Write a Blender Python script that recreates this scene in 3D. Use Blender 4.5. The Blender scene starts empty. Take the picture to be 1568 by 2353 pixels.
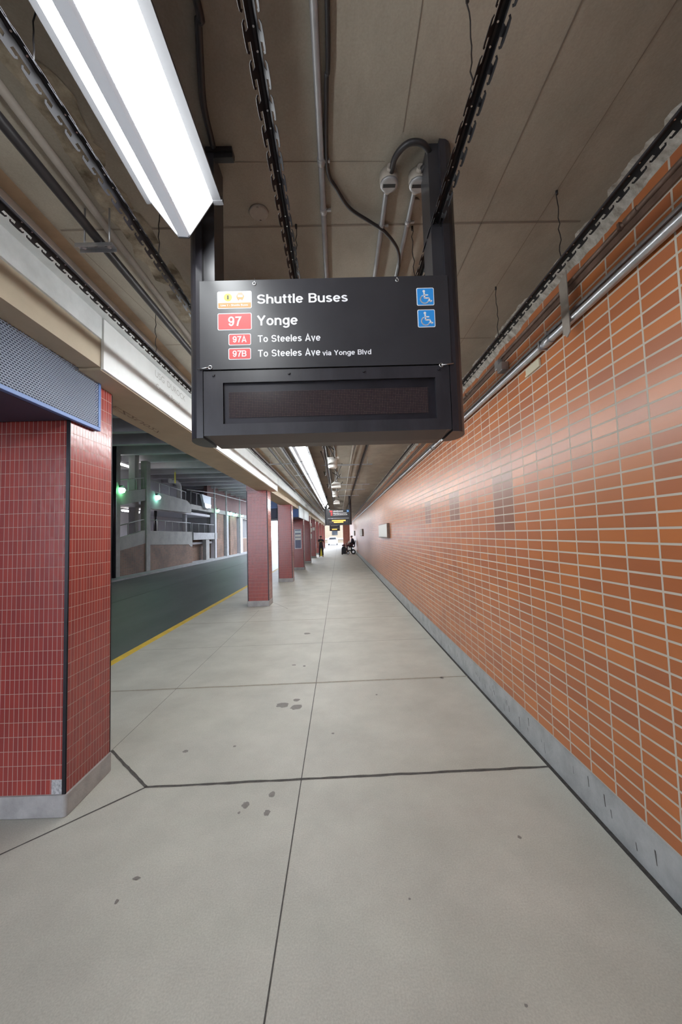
import bpy, bmesh, math, random
from mathutils import Vector, Matrix
random.seed(7)
S = bpy.context.scene
COL = S.collection
# ------------------------------------------------------------------ camera
H = 1.70
cd = bpy.data.cameras.new('camera'); cam = bpy.data.objects.new('camera', cd); COL.objects.link(cam)
cd.sensor_fit = 'VERTICAL'; cd.sensor_height = 36.0; cd.lens = 870.0 / 2353 * 36.0
cd.clip_start = 0.02; cd.clip_end = 400
R = Matrix(((0.99955195, 0.02898701, -0.00746045), (-0.00573699, -0.05909099, -0.99823612), (-0.02937672, 0.99783165, -0.05889821)))
cam.matrix_world = Matrix.Translation((0, 0, H)) @ R.to_4x4()
S.camera = cam
# ------------------------------------------------------------------ world, exposure
w = bpy.data.worlds.new('sky'); S.world = w; w.use_nodes = True
bg = w.node_tree.nodes['Background']; bg.inputs[0].default_value = (0.80, 0.87, 1.0, 1); bg.inputs[1].default_value = 4.5
S.view_settings.view_transform = 'Standard'; S.view_settings.look = 'None'
S.view_settings.exposure = 1.02; S.view_settings.gamma = 1.0; S.view_settings.use_curve_mapping = False
S.cycles.use_denoising = True
S.cycles.max_bounces = 8; S.cycles.diffuse_bounces = 5; S.cycles.glossy_bounces = 3; S.cycles.transparent_max_bounces = 8
S.cycles.sample_clamp_indirect = 6.0
LAMP = 12.0       # emission of the fluorescent diffusers

# ------------------------------------------------------------------ materials
def new_mat(name):
    m = bpy.data.materials.new(name); m.use_nodes = True
    nt = m.node_tree; p = nt.nodes['Principled BSDF']
    return m, nt, p
def N(nt, t, **kw):
    n = nt.nodes.new(t)
    for k, v in kw.items(): setattr(n, k, v)
    return n
def mat(name, col, rough=0.6, metal=0.0, var=0.0, vscale=4.0, bump=0.0, bscale=60.0, emit=None, strength=0.0, spec=0.5, col2=None, stretch=(1, 1, 1), fine=0.0):
    m, nt, p = new_mat(name); L = nt.links.new
    p.inputs['Base Color'].default_value = (*col, 1); p.inputs['Roughness'].default_value = rough
    p.inputs['Metallic'].default_value = metal; p.inputs['Specular IOR Level'].default_value = spec
    if emit:
        p.inputs['Emission Color'].default_value = (*emit, 1); p.inputs['Emission Strength'].default_value = strength
    if var or bump or col2 or fine:
        tc = N(nt, 'ShaderNodeTexCoord'); mp = N(nt, 'ShaderNodeMapping'); mp.inputs['Scale'].default_value = stretch
        L(tc.outputs['Object'], mp.inputs['Vector'])
    out = None
    if var or col2:
        nz = N(nt, 'ShaderNodeTexNoise'); nz.inputs['Scale'].default_value = vscale; nz.inputs['Detail'].default_value = 7; nz.inputs['Roughness'].default_value = 0.65
        L(mp.outputs[0], nz.inputs['Vector'])
        cr = N(nt, 'ShaderNodeValToRGB'); e = cr.color_ramp.elements
        c2 = col2 or tuple(max(0, c * (1 - var)) for c in col)
        c1 = col if col2 else tuple(c * (1 + var) for c in col)
        e[0].position = 0.34; e[0].color = (*c2, 1); e[1].position = 0.66; e[1].color = (*c1, 1)
        L(nz.outputs['Fac'], cr.inputs['Fac']); out = cr.outputs['Color']
    if fine:
        n2 = N(nt, 'ShaderNodeTexNoise'); n2.inputs['Scale'].default_value = 130; n2.inputs['Detail'].default_value = 3
        L(tc.outputs['Object'], n2.inputs['Vector'])
        mr = N(nt, 'ShaderNodeMapRange'); mr.inputs[1].default_value = 0.3; mr.inputs[2].default_value = 0.7
        mr.inputs[3].default_value = 1 - fine; mr.inputs[4].default_value = 1 + fine
        L(n2.outputs['Fac'], mr.inputs[0])
        mx = N(nt, 'ShaderNodeMix', data_type='RGBA', blend_type='MULTIPLY'); mx.inputs['Factor'].default_value = 1
        if out: L(out, mx.inputs['A'])
        else: mx.inputs['A'].default_value = (*col, 1)
        L(mr.outputs[0], mx.inputs['B']); out = mx.outputs['Result']
    if out: L(out, p.inputs['Base Color'])
    if bump:
        nb = N(nt, 'ShaderNodeTexNoise'); nb.inputs['Scale'].default_value = bscale; nb.inputs['Detail'].default_value = 4
        L(mp.outputs[0], nb.inputs['Vector'])
        bn = N(nt, 'ShaderNodeBump'); bn.inputs['Strength'].default_value = bump; bn.inputs['Distance'].default_value = 0.01
        L(nb.outputs['Fac'], bn.inputs['Height']); L(bn.outputs[0], p.inputs['Normal'])
    return m
def tile_mat(name, c1, c2, grout, bw, bh, u0, v0, mortar, rough, cloud=0.0, patches=(), grout_rough=0.8, spec=0.5, wavy=0.0):
    """stacked tiles laid out on the UV map (metres)"""
    m, nt, p = new_mat(name); L = nt.links.new
    uv = N(nt, 'ShaderNodeUVMap'); mp = N(nt, 'ShaderNodeMapping'); mp.inputs['Location'].default_value = (-u0, -v0, 0)
    L(uv.outputs[0], mp.inputs['Vector'])
    b = N(nt, 'ShaderNodeTexBrick'); b.offset = 0.0; b.squash = 1.0
    for k, v in (('Scale', 1.0), ('Mortar Size', mortar), ('Mortar Smooth', 0.15), ('Bias', 0.0), ('Brick Width', bw), ('Row Height', bh)): b.inputs[k].default_value = v
    b.inputs['Color1'].default_value = (*c1, 1); b.inputs['Color2'].default_value = (*c2, 1); b.inputs['Mortar'].default_value = (*grout, 1)
    L(mp.outputs[0], b.inputs['Vector'])
    out = b.outputs['Color']
    if cloud:
        tc = N(nt, 'ShaderNodeTexCoord'); nz = N(nt, 'ShaderNodeTexNoise'); nz.inputs['Scale'].default_value = 1.1; nz.inputs['Detail'].default_value = 5
        L(tc.outputs['Object'], nz.inputs['Vector'])
        mr = N(nt, 'ShaderNodeMapRange'); mr.inputs[1].default_value = 0.35; mr.inputs[2].default_value = 0.65; mr.inputs[3].default_value = 1 - cloud; mr.inputs[4].default_value = 1 + cloud
        L(nz.outputs['Fac'], mr.inputs[0])
        mx = N(nt, 'ShaderNodeMix', data_type='RGBA', blend_type='MULTIPLY'); mx.inputs['Factor'].default_value = 1
        L(out, mx.inputs['A']); L(mr.outputs[0], mx.inputs['B']); out = mx.outputs['Result']
    if patches:
        sp = N(nt, 'ShaderNodeSeparateXYZ'); L(uv.outputs[0], sp.inputs[0])
        tot = None
        def inside(sock, a, bb):
            g = N(nt, 'ShaderNodeMath', operation='GREATER_THAN'); L(sock, g.inputs[0]); g.inputs[1].default_value = a
            l = N(nt, 'ShaderNodeMath', operation='LESS_THAN'); L(sock, l.inputs[0]); l.inputs[1].default_value = bb
            mm = N(nt, 'ShaderNodeMath', operation='MULTIPLY'); L(g.outputs[0], mm.inputs[0]); L(l.outputs[0], mm.inputs[1]); return mm.outputs[0]
        for (a, bb, c, d, k) in patches:
            mm = N(nt, 'ShaderNodeMath', operation='MULTIPLY'); L(inside(sp.outputs[0], a, bb), mm.inputs[0]); L(inside(sp.outputs[1], c, d), mm.inputs[1])
            m2 = N(nt, 'ShaderNodeMath', operation='MULTIPLY'); L(mm.outputs[0], m2.inputs[0]); m2.inputs[1].default_value = k
            if tot is None: tot = m2.outputs[0]
            else:
                ad = N(nt, 'ShaderNodeMath', operation='ADD'); L(tot, ad.inputs[0]); L(m2.outputs[0], ad.inputs[1]); tot = ad.outputs[0]
        inv = N(nt, 'ShaderNodeMath', operation='SUBTRACT'); inv.inputs[0].default_value = 1; L(b.outputs['Fac'], inv.inputs[1])
        fm = N(nt, 'ShaderNodeMath', operation='MULTIPLY'); L(inv.outputs[0], fm.inputs[0]); L(tot, fm.inputs[1])
        mx = N(nt, 'ShaderNodeMix', data_type='RGBA', blend_type='MIX'); L(fm.outputs[0], mx.inputs['Factor'])
        L(out, mx.inputs['A']); mx.inputs['B'].default_value = (0.20, 0.085, 0.055, 1); out = mx.outputs['Result']
    L(out, p.inputs['Base Color'])
    mr = N(nt, 'ShaderNodeMapRange'); mr.inputs[3].default_value = rough; mr.inputs[4].default_value = grout_rough
    L(b.outputs['Fac'], mr.inputs[0]); L(mr.outputs[0], p.inputs['Roughness'])
    p.inputs['Specular IOR Level'].default_value = spec
    bn = N(nt, 'ShaderNodeBump', invert=True); bn.inputs['Strength'].default_value = 0.5; bn.inputs['Distance'].default_value = 0.004
    L(b.outputs['Fac'], bn.inputs['Height']); L(bn.outputs[0], p.inputs['Normal'])
    if wavy:      # hand-set glazed tiles do not lie quite flat
        n3 = N(nt, 'ShaderNodeTexNoise'); n3.inputs['Scale'].default_value = 22; n3.inputs['Detail'].default_value = 1
        L(uv.outputs[0], n3.inputs['Vector'])
        b3 = N(nt, 'ShaderNodeBump'); b3.inputs['Strength'].default_value = wavy; b3.inputs['Distance'].default_value = 0.02
        L(n3.outputs['Fac'], b3.inputs['Height']); L(bn.outputs[0], b3.inputs['Normal']); L(b3.outputs[0], p.inputs['Normal'])
    return m

wallpatch = [(3.14, 3.545, 1.69, 2.197, 0.75), (4.55, 4.955, 1.83, 2.197, 0.8), (5.96, 6.36, 1.83, 2.197, 0.8), (3.14, 4.15, 2.197, 2.415, 0.3), (2.94, 3.142, 2.48, 2.7, 0.25)]
M = dict(
    floor=mat('platform_concrete', (0.515, 0.51, 0.458), 0.55, var=0.10, vscale=1.7, bump=0.10, bscale=220, fine=0.10),
    joint=mat('joint_sealant', (0.09, 0.085, 0.08), 0.8, var=0.3, vscale=30),
    faint=mat('worn_joint', (0.34, 0.315, 0.26), 0.7, var=0.15, vscale=20),
    stain=mat('floor_stain', (0.23, 0.215, 0.20), 0.6, var=0.12, vscale=40),
    gap=mat('dark_gap', (0.055, 0.05, 0.048), 0.9, var=0.4, vscale=30),  # dark strip between the floor and the wall base
    yellow=mat('yellow_edge_paint', (0.80, 0.56, 0.07), 0.6, var=0.10, vscale=6),
    road=mat('asphalt', (0.092, 0.100, 0.102), 0.46, var=0.22, vscale=0.9, bump=0.15, bscale=160, stretch=(1, 0.25, 1)),
    seam=mat('road_seam_filler', (0.125, 0.13, 0.13), 0.6),
    upbrick=mat('upper_brick', (0.17, 0.085, 0.08), 0.7, var=0.12, vscale=2),
    kerb=mat('kerb_concrete', (0.40, 0.41, 0.42), 0.6, var=0.15, vscale=3),
    wall=tile_mat('orange_tile', (0.52, 0.170, 0.052), (0.40, 0.127, 0.050), (0.55, 0.485, 0.405), 0.2015, 0.0723, 0.117, 0.2405, 0.0058, 0.33, cloud=0.05, patches=wallpatch),
    red=tile_mat('red_mosaic', (0.33, 0.054, 0.044), (0.26, 0.043, 0.040), (0.46, 0.31, 0.27), 0.0294, 0.088, -1.817, 0.135, 0.0016, 0.22, cloud=0.06, wavy=0.06),
    dullbrick=tile_mat('dull_brick', (0.24, 0.12, 0.075), (0.17, 0.095, 0.06), (0.24, 0.21, 0.17), 0.22, 0.085, 0, 0, 0.010, 0.7, cloud=0.2),
    curb=mat('curb_concrete', (0.40, 0.41, 0.41), 0.6, var=0.16, vscale=6, bump=0.2, bscale=90),
    plinth=mat('plinth_concrete', (0.36, 0.35, 0.345), 0.65, var=0.18, vscale=7, bump=0.15, bscale=90),
    ceil=mat('ceiling_concrete', (0.32, 0.285, 0.235), 0.8, var=0.17, vscale=2.2, bump=0.15, bscale=40, stretch=(1, 0.6, 1), fine=0.06),
    ceil_line=mat('formwork_line', (0.20, 0.165, 0.135), 0.85),
    rust=mat('rust_band', (0.33, 0.23, 0.15), 0.8, var=0.2, vscale=5),
    flaky=mat('flaking_concrete', (0.46, 0.40, 0.31), 0.85, col2=(0.105, 0.08, 0.05), vscale=6, bump=0.8, bscale=22),
    plaster=mat('broken_plaster', (0.62, 0.60, 0.55), 0.9, col2=(0.27, 0.24, 0.20), vscale=14, bump=0.9, bscale=26, stretch=(1, 1.6, 1)),
    beam=mat('white_board', (0.82, 0.84, 0.84), 0.6, var=0.05, vscale=3),
    beamtop=mat('old_white_paint', (0.70, 0.73, 0.74), 0.65, var=0.10, vscale=5),
    soffit=mat('shaded_tan_board', (0.47, 0.40, 0.30), 0.7, var=0.07, vscale=3),  # board tan, with the weak light under the beam put into the colour
    print_=mat('faded_print', (0.52, 0.52, 0.51), 0.7),
    marker=mat('marker_print', (0.22, 0.17, 0.13), 0.7),
    dark=mat('dark_anodised', (0.018, 0.016, 0.022), 0.35, metal=0.3, var=0.3, vscale=9),
    rail=mat('rail_metal', (0.014, 0.013, 0.016), 0.5, spec=0.3),
    railtop=mat('rail_side', (0.10, 0.10, 0.115), 0.4, metal=0.6),
    panel=mat('sign_panel_black', (0.032, 0.031, 0.036), 0.34, var=0.10, vscale=6),
    post=mat('post_black', (0.030, 0.028, 0.034), 0.32, var=0.35, vscale=7, stretch=(1, 1, 0.3)),
    brown=mat('brown_underside', (0.10, 0.075, 0.065), 0.5),
    white=mat('sign_white', (0.86, 0.87, 0.90), 0.5),
    redb=mat('badge_red', (0.72, 0.075, 0.075), 0.5),
    blueb=mat('access_blue', (0.03, 0.30, 0.78), 0.5),
    orangeb=mat('badge_orange', (0.60, 0.26, 0.07), 0.5),
    yelb=mat('badge_yellow', (0.75, 0.58, 0.06), 0.5),
    black=mat('black', (0.012, 0.012, 0.013), 0.5),
    chrome=mat('bare_metal', (0.62, 0.62, 0.63), 0.3, metal=1.0),
    galv=mat('galvanised', (0.50, 0.51, 0.53), 0.38, metal=0.85, var=0.12, vscale=14),
    conduit=mat('conduit_grey', (0.36, 0.355, 0.36), 0.45, metal=0.45, var=0.10, vscale=12),
    paintcon=mat('painted_conduit', (0.33, 0.29, 0.25), 0.6, var=0.12, vscale=9),
    cable=mat('black_cable', (0.022, 0.02, 0.022), 0.45),
    housing=mat('fixture_housing', (0.10, 0.10, 0.107), 0.45, var=0.04),
    spine=mat('fixture_spine', (0.62, 0.66, 0.70), 0.4, emit=(0.8, 0.88, 1.0), strength=0.16),
    lens=mat('lit_diffuser', (0.9, 0.9, 0.9), 0.4, emit=(0.95, 0.99, 1.0), strength=LAMP),
    tube=mat('lit_tube', (0.9, 0.9, 0.9), 0.4, emit=(1.0, 0.96, 0.9), strength=14.0),
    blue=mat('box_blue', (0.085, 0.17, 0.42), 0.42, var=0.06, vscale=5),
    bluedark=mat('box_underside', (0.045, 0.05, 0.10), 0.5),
    greyp=mat('box_grey_panel', (0.62, 0.70, 0.76), 0.45),
    amber=mat('amber_led', (0.3, 0.15, 0.02), 0.4, emit=(1.0, 0.50, 0.08), strength=1.6),
    conc=mat('grey_concrete', (0.36, 0.36, 0.34), 0.7, var=0.16, vscale=1.6, bump=0.15, bscale=30),
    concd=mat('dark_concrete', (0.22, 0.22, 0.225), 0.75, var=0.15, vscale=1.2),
    joist=mat('joist_concrete', (0.52, 0.51, 0.55), 0.7, var=0.10, vscale=1),
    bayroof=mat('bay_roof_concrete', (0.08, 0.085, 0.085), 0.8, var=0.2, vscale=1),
    pale=mat('pale_wall_paint', (0.55, 0.54, 0.58), 0.6, var=0.05, vscale=1),
    pipe=mat('pale_pipe', (0.50, 0.50, 0.52), 0.5),
    green=mat('green_lamp_lens', (0.5, 0.9, 0.6), 0.4, emit=(0.25, 1.0, 0.42), strength=12.0),
    teal=mat('teal_lamp_lens', (0.5, 0.9, 0.8), 0.4, emit=(0.35, 1.0, 0.80), strength=12.0),
    pinkbrick=mat('end_wall_brick', (0.36, 0.16, 0.13), 0.5, var=0.1, vscale=3),
    beige=mat('beige_render', (0.20, 0.165, 0.115), 0.8, var=0.1, vscale=0.5),
    ground=mat('outdoor_paving', (0.22, 0.22, 0.23), 0.7, var=0.1, vscale=0.4),
    carw=mat('car_white', (0.8, 0.8, 0.82), 0.25),
    glass=mat('dark_glass', (0.02, 0.025, 0.03), 0.08),
    rubber=mat('rubber', (0.02, 0.02, 0.02), 0.7),
    skin=mat('skin', (0.42, 0.22, 0.15), 0.5),
    tee=mat('charcoal_tee', (0.035, 0.035, 0.042), 0.8),
    trous=mat('dark_trousers', (0.03, 0.028, 0.035), 0.8),
    jacket=mat('navy_jacket', (0.022, 0.020, 0.045), 0.75),
    maroon=mat('maroon_blanket', (0.10, 0.035, 0.045), 0.8),
    hair=mat('hair_dark', (0.015, 0.012, 0.012), 0.6),
    shoe=mat('pale_shoe', (0.65, 0.63, 0.60), 0.6),
    bagw=mat('white_plastic', (0.72, 0.72, 0.70), 0.35, var=0.08, vscale=10),
    bagb=mat('black_nylon', (0.02, 0.02, 0.028), 0.6),
    tape=mat('yellow_tape', (0.75, 0.65, 0.08), 0.6),
    paper=mat('notice_paper', (0.75, 0.74, 0.72), 0.6),
    poster=mat('poster_blue', (0.11, 0.12, 0.21), 0.4),
    frame=mat('poster_frame', (0.50, 0.47, 0.50), 0.4, metal=0.5),
    wbox=mat('white_can', (0.80, 0.79, 0.76), 0.4),
    cream=mat('cream_plate', (0.62, 0.57, 0.42), 0.5),
    patch=mat('bare_mortar', (0.42, 0.42, 0.43), 0.9, var=0.4, vscale=60),
    browntrim=mat('brown_trim', (0.16, 0.10, 0.075), 0.45, metal=0.3, var=0.3, vscale=8),
)
def mesh_mat():      # expanded metal sheet with staggered slots
    m, nt, p = new_mat('expanded_metal'); L = nt.links.new
    p.inputs['Base Color'].default_value = (0.17, 0.20, 0.265, 1); p.inputs['Metallic'].default_value = 0.2; p.inputs['Roughness'].default_value = 0.5
    uv = N(nt, 'ShaderNodeUVMap')
    b = N(nt, 'ShaderNodeTexBrick'); b.offset = 0.5; b.offset_frequency = 2
    for k, v in (('Scale', 1.0), ('Mortar Size', 0.0034), ('Mortar Smooth', 0.0), ('Brick Width', 0.0215), ('Row Height', 0.0135)): b.inputs[k].default_value = v
    L(uv.outputs[0], b.inputs['Vector'])
    t = N(nt, 'ShaderNodeBsdfTransparent'); mx = N(nt, 'ShaderNodeMixShader')
    L(b.outputs['Fac'], mx.inputs[0]); L(t.outputs[0], mx.inputs[1]); L(p.outputs[0], mx.inputs[2])
    L(mx.outputs[0], nt.nodes['Material Output'].inputs['Surface'])
    return m
M['mesh'] = mesh_mat()
def led_mat():       # unlit dot matrix behind dark glass
    m, nt, p = new_mat('unlit_dot_matrix'); L = nt.links.new
    uv = N(nt, 'ShaderNodeUVMap'); b = N(nt, 'ShaderNodeTexBrick'); b.offset = 0.0
    for k, v in (('Scale', 1.0), ('Mortar Size', 0.0011), ('Mortar Smooth', 0.1), ('Brick Width', 0.0066), ('Row Height', 0.0066)): b.inputs[k].default_value = v
    b.inputs['Color1'].default_value = (0.075, 0.050, 0.045, 1); b.inputs['Color2'].default_value = (0.055, 0.035, 0.034, 1); b.inputs['Mortar'].default_value = (0.014, 0.012, 0.018, 1)
    L(uv.outputs[0], b.inputs['Vector']); L(b.outputs['Color'], p.inputs['Base Color']); p.inputs['Roughness'].default_value = 0.22
    return m
M['led'] = led_mat()

# ------------------------------------------------------------------ mesh helpers
class MB:
    def __init__(s): s.v = []; s.f = []; s.sm = []; s.mi = []; s.cur = 0
    def face(s, idx, smooth=False): s.f.append(idx); s.sm.append(smooth); s.mi.append(s.cur)
    def add(s, vs, fs, smooth=False):
        o = len(s.v); s.v += [tuple(p) for p in vs]
        for f in fs: s.face([o + i for i in f], smooth)
        return s
    def box(s, x0, x1, y0, y1, z0, z1):
        vs = [(x0, y0, z0), (x1, y0, z0), (x1, y1, z0), (x0, y1, z0), (x0, y0, z1), (x1, y0, z1), (x1, y1, z1), (x0, y1, z1)]
        return s.add(vs, [(0, 3, 2, 1), (4, 5, 6, 7), (0, 1, 5, 4), (1, 2, 6, 5), (2, 3, 7, 6), (3, 0, 4, 7)])
    def prism(s, pts, a, b, axis='Y', smooth=False):
        """2-D outline swept along an axis: Y -> pts are (x,z); X -> (y,z); Z -> (x,y)"""
        def P(p, t): return (p[0], t, p[1]) if axis == 'Y' else ((t, p[0], p[1]) if axis == 'X' else (p[0], p[1], t))
        n = len(pts); vs = [P(p, a) for p in pts] + [P(p, b) for p in pts]
        fs = [tuple(range(n)), tuple(range(2 * n - 1, n - 1, -1))] 
        s.add(vs, fs)
        o = len(s.v) - 2 * n
        for i in range(n):
            j = (i + 1) % n; s.face([o + i, o + n + i, o + n + j, o + j], smooth)
        return s
    def tube(s, pts, r, n=10, caps=True, closed=False):
        pts = [Vector(p) for p in pts]; o = len(s.v); k = len(pts)
        rr = r if isinstance(r, (list, tuple)) else [r] * k
        up = None
        for i, p in enumerate(pts):
            t = (pts[min(i + 1, k - 1)] - pts[max(i - 1, 0)]).normalized()
            if up is None: up = Vector((0, 0, 1)) if abs(t.z) < 0.9 else Vector((1, 0, 0))
            a = t.cross(up).normalized(); b = a.cross(t).normalized(); up = b
            for q in range(n):
                th = 2 * math.pi * q / n
                s.v.append(tuple(p + (a * math.cos(th) + b * math.sin(th)) * rr[i]))
        for i in range(k - 1):
            for q in range(n):
                q2 = (q + 1) % n
                s.face([o + i * n + q, o + i * n + q2, o + (i + 1) * n + q2, o + (i + 1) * n + q], True)
        if caps:
            s.face([o + q for q in range(n - 1, -1, -1)]); s.face([o + (k - 1) * n + q for q in range(n)])
        return s
    def cyl(s, c, r, h, axis='Z', n=20, r2=None):
        c = Vector(c); d = Vector((0, 0, 1)) if axis == 'Z' else (Vector((0, 1, 0)) if axis == 'Y' else Vector((1, 0, 0)))
        return s.tube([c, c + d * h], [r, r if r2 is None else r2], n)
    def lathe(s, c, prof, n=20):
        o = len(s.v)
        for (r, z) in prof:
            for q in range(n):
                th = 2 * math.pi * q / n; s.v.append((c[0] + r * math.cos(th), c[1] + r * math.sin(th), c[2] + z))
        for i in range(len(prof) - 1):
            for q in range(n):
                q2 = (q + 1) % n; s.face([o + i * n + q, o + i * n + q2, o + (i + 1) * n + q2, o + (i + 1) * n + q], True)
        s.face([o + q for q in range(n - 1, -1, -1)]); s.face([o + (len(prof) - 1) * n + q for q in range(n)])
        return s
    def ribbon(s, pts, wd, x0, x1):
        """flat strip along (y,z) points, wd wide, between x0 and x1"""
        for (a, b) in zip(pts[:-1], pts[1:]):
            dy, dz = b[0] - a[0], b[1] - a[1]; l = math.hypot(dy, dz) or 1; ny, nz = -dz / l * wd / 2, dy / l * wd / 2
            s.prism([(a[0] + ny, a[1] + nz), (a[0] - ny, a[1] - nz), (b[0] - ny, b[1] - nz), (b[0] + ny, b[1] + nz)], x0, x1, 'X')
        return s
    def build(s, name, m, parent=None, bevel=0.0, loc=None, offset=None):
        me = bpy.data.meshes.new(name)
        vs = s.v if offset is None else [(p[0] - offset[0], p[1] - offset[1], p[2] - offset[2]) for p in s.v]
        me.from_pydata(vs, [], s.f); me.update()
        for mm in (m if isinstance(m, (list, tuple)) else [m]): me.materials.append(mm)
        me.polygons.foreach_set('use_smooth', s.sm); me.polygons.foreach_set('material_index', s.mi)
        bm = bmesh.new(); bm.from_mesh(me); bmesh.ops.recalc_face_normals(bm, faces=bm.faces); bm.to_mesh(me); bm.free()
        uvl = me.uv_layers.new(name='UVMap')
        for p in me.polygons:
            n = p.normal; ax = max(range(3), key=lambda i: abs(n[i]))
            for li in p.loop_indices:
                c = me.vertices[me.loops[li].vertex_index].co
                if offset is not None: c = c + Vector(offset)
                uvl.data[li].uv = (c.y, c.z) if ax == 0 else ((c.x, c.z) if ax == 1 else (c.x, c.y))
        o = bpy.data.objects.new(name, me); COL.objects.link(o)
        if parent is not None: o.parent = parent
        if loc is not None: o.location = loc
        if bevel:
            b = o.modifiers.new('bevel', 'BEVEL'); b.width = bevel; b.segments = 2; b.limit_method = 'ANGLE'; b.angle_limit = math.radians(50)
        return o
def tag(o, label, cat, group=None, kind=None):
    o['label'] = label; o['category'] = cat
    if group: o['group'] = group
    if kind: o['kind'] = kind
    return o
def struct(o): o['kind'] = 'structure'; return o
def thing(name, label, cat, loc=(0, 0, 0), group=None):
    o = bpy.data.objects.new(name, None); COL.objects.link(o); o.location = loc; o.empty_display_size = 0.1
    return tag(o, label, cat, group)
def at(loc):         # offset for parts modelled in room coordinates under an Empty at loc
    return loc
def dup(root, loc, label):
    r = root.copy(); COL.objects.link(r); r.location = loc; r['label'] = label
    for ch in list(root.children):
        c = ch.copy(); COL.objects.link(c); c.parent = r
        for g in ch.children:
            d = g.copy(); COL.objects.link(d); d.parent = c
    return r
def spline(pts, n=8):
    """Catmull-Rom through the points"""
    P = [Vector(p) for p in pts]; P = [P[0] * 2 - P[1]] + P + [P[-1] * 2 - P[-2]]; out = []
    for i in range(1, len(P) - 2):
        for k in range(n):
            t = k / n; a, b, c, d = P[i - 1], P[i], P[i + 1], P[i + 2]
            out.append(0.5 * ((2 * b) + (c - a) * t + (2 * a - 5 * b + 4 * c - d) * t * t + (3 * b - a - 3 * c + d) * t ** 3))
    out.append(P[-2]); return out
ORD = ['first', 'second', 'third', 'fourth', 'fifth', 'sixth', 'seventh', 'eighth', 'ninth', 'tenth', 'eleventh', 'twelfth', 'thirteenth', 'fourteenth']

# ------------------------------------------------------------------ the setting
ZC = 3.332; XW = 1.465; YB = -34.0; YE = 52.0
f = MB(); f.box(-3.28, 1.446, YB, YE, -0.15, 0.0)
f.cur = 1       # sealant joints lie a hair above the slabs
e = 0.0012
def strip(mb, a, b, wd, z=e):
    a = Vector(a); b = Vector(b); d = (b - a).normalized(); n = Vector((-d.y, d.x)) * wd / 2
    mb.add([(a.x + n.x, a.y + n.y, z), (a.x - n.x, a.y - n.y, z), (b.x - n.x, b.y - n.y, z), (b.x + n.x, b.y + n.y, z)], [(0, 1, 2, 3)])
def wobble(mb, a, b, wd, seg=24, jit=0.25):
    a = Vector(a); b = Vector(b); d = (b - a).normalized(); n = Vector((-d.y, d.x)); L_ = []
    for i in range(seg + 1):
        p = a.lerp(b, i / seg); w1 = wd / 2 * (1 + random.uniform(-jit, jit)); w2 = wd / 2 * (1 + random.uniform(-jit, jit)); L_.append((p + n * w1, p - n * w2))
    vs = []
    for (p, q) in L_: vs += [(p.x, p.y, e), (q.x, q.y, e)]
    mb.add(vs, [(2 * i, 2 * i + 1, 2 * i + 3, 2 * i + 2) for i in range(seg)])
strip(f, (-0.311, YB), (-0.311, YE), 0.007)
wobble(f, (-1.38, 2.725), (1.446, 2.80), 0.024, 40, 0.35)
wobble(f, (-1.38, 2.725), (-1.90, 3.20), 0.022, 14)
wobble(f, (-1.38, 2.725), (-3.15, 0.955), 0.013, 34)
strip(f, (-3.15, 6.00), (1.452, 6.14), 0.006)
strip(f, (-1.90, 3.20), (-1.90, 8.9), 0.004)
for y in (9.3, 12.6, 15.9, 19.2, 22.5): strip(f, (-3.15, y), (1.452, y + 0.08), 0.007)
strip(f, (-1.25, 9.0), (-2.6, 8.55), 0.010); strip(f, (-1.25, 9.0), (-1.75, 9.9), 0.008)
f.cur = 2
for y, wd in ((4.45, 0.030), (7.75, 0.022), (10.9, 0.02), (14.2, 0.02), (1.1, 0.02)): wobble(f, (-3.15, y - 0.05), (1.452, y + 0.08), wd, 30)
f.cur = 3
def blotch(x, y, rx, ry, n=16, jit=0.18):
    pts = []
    for i in range(n):
        t = 2 * math.pi * i / n; k = 1 + random.uniform(-jit, jit); pts.append((x + rx * k * math.cos(t), y + ry * k * math.sin(t), e))
    f.add(pts, [tuple(range(n))])
for b in [(-.492, 2.606, .020, .030), (-.642, 2.517, .023, .030), (-.492, 2.442, .019, .026), (-.616, 3.93, .065, .055), (-.473, 3.871, .06, .055), (-.487, 4.031, .035, .03), (-.60, 6.679, .055, .06),
          (-.668, 2.45, .009, .011), (.28, 1.86, .006, .006), (-1.10, 1.9, .008, .012), (-.64, 5.1, .03, .02), (-.50, 5.05, .018, .03), (-1.07, 2.02, .02, .01), (-1.28, 3.15, .022, .02), (.95, 2.19, .010, .011), (.62, 1.45, .006, .006), (-.9, 3.2, .013, .013), (-.1, 3.35, .012, .014), (.35, 4.1, .012, .014), (1.15, 4.5, .02, .03)]:
    blotch(*b)
struct(f.build('floor', [M['floor'], M['joint'], M['faint'], M['stain']]))
struct(MB().box(-3.285, -3.165, YB, YE, 0.0, 0.004).build('trim_1', M['yellow']))
struct(MB().box(-11.0, -3.285, YB, 60, -0.35, -0.15).build('road_surface', M['road']))
mk = MB()
mk.box(-6.9, -6.82, 4, 80, -0.15, -0.146)
struct(mk.build('road_seam', M['seam']))
struct(MB().box(1.446, 1.481, YB, YE, -0.15, -0.004).build('trim_2', M['gap']))
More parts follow.
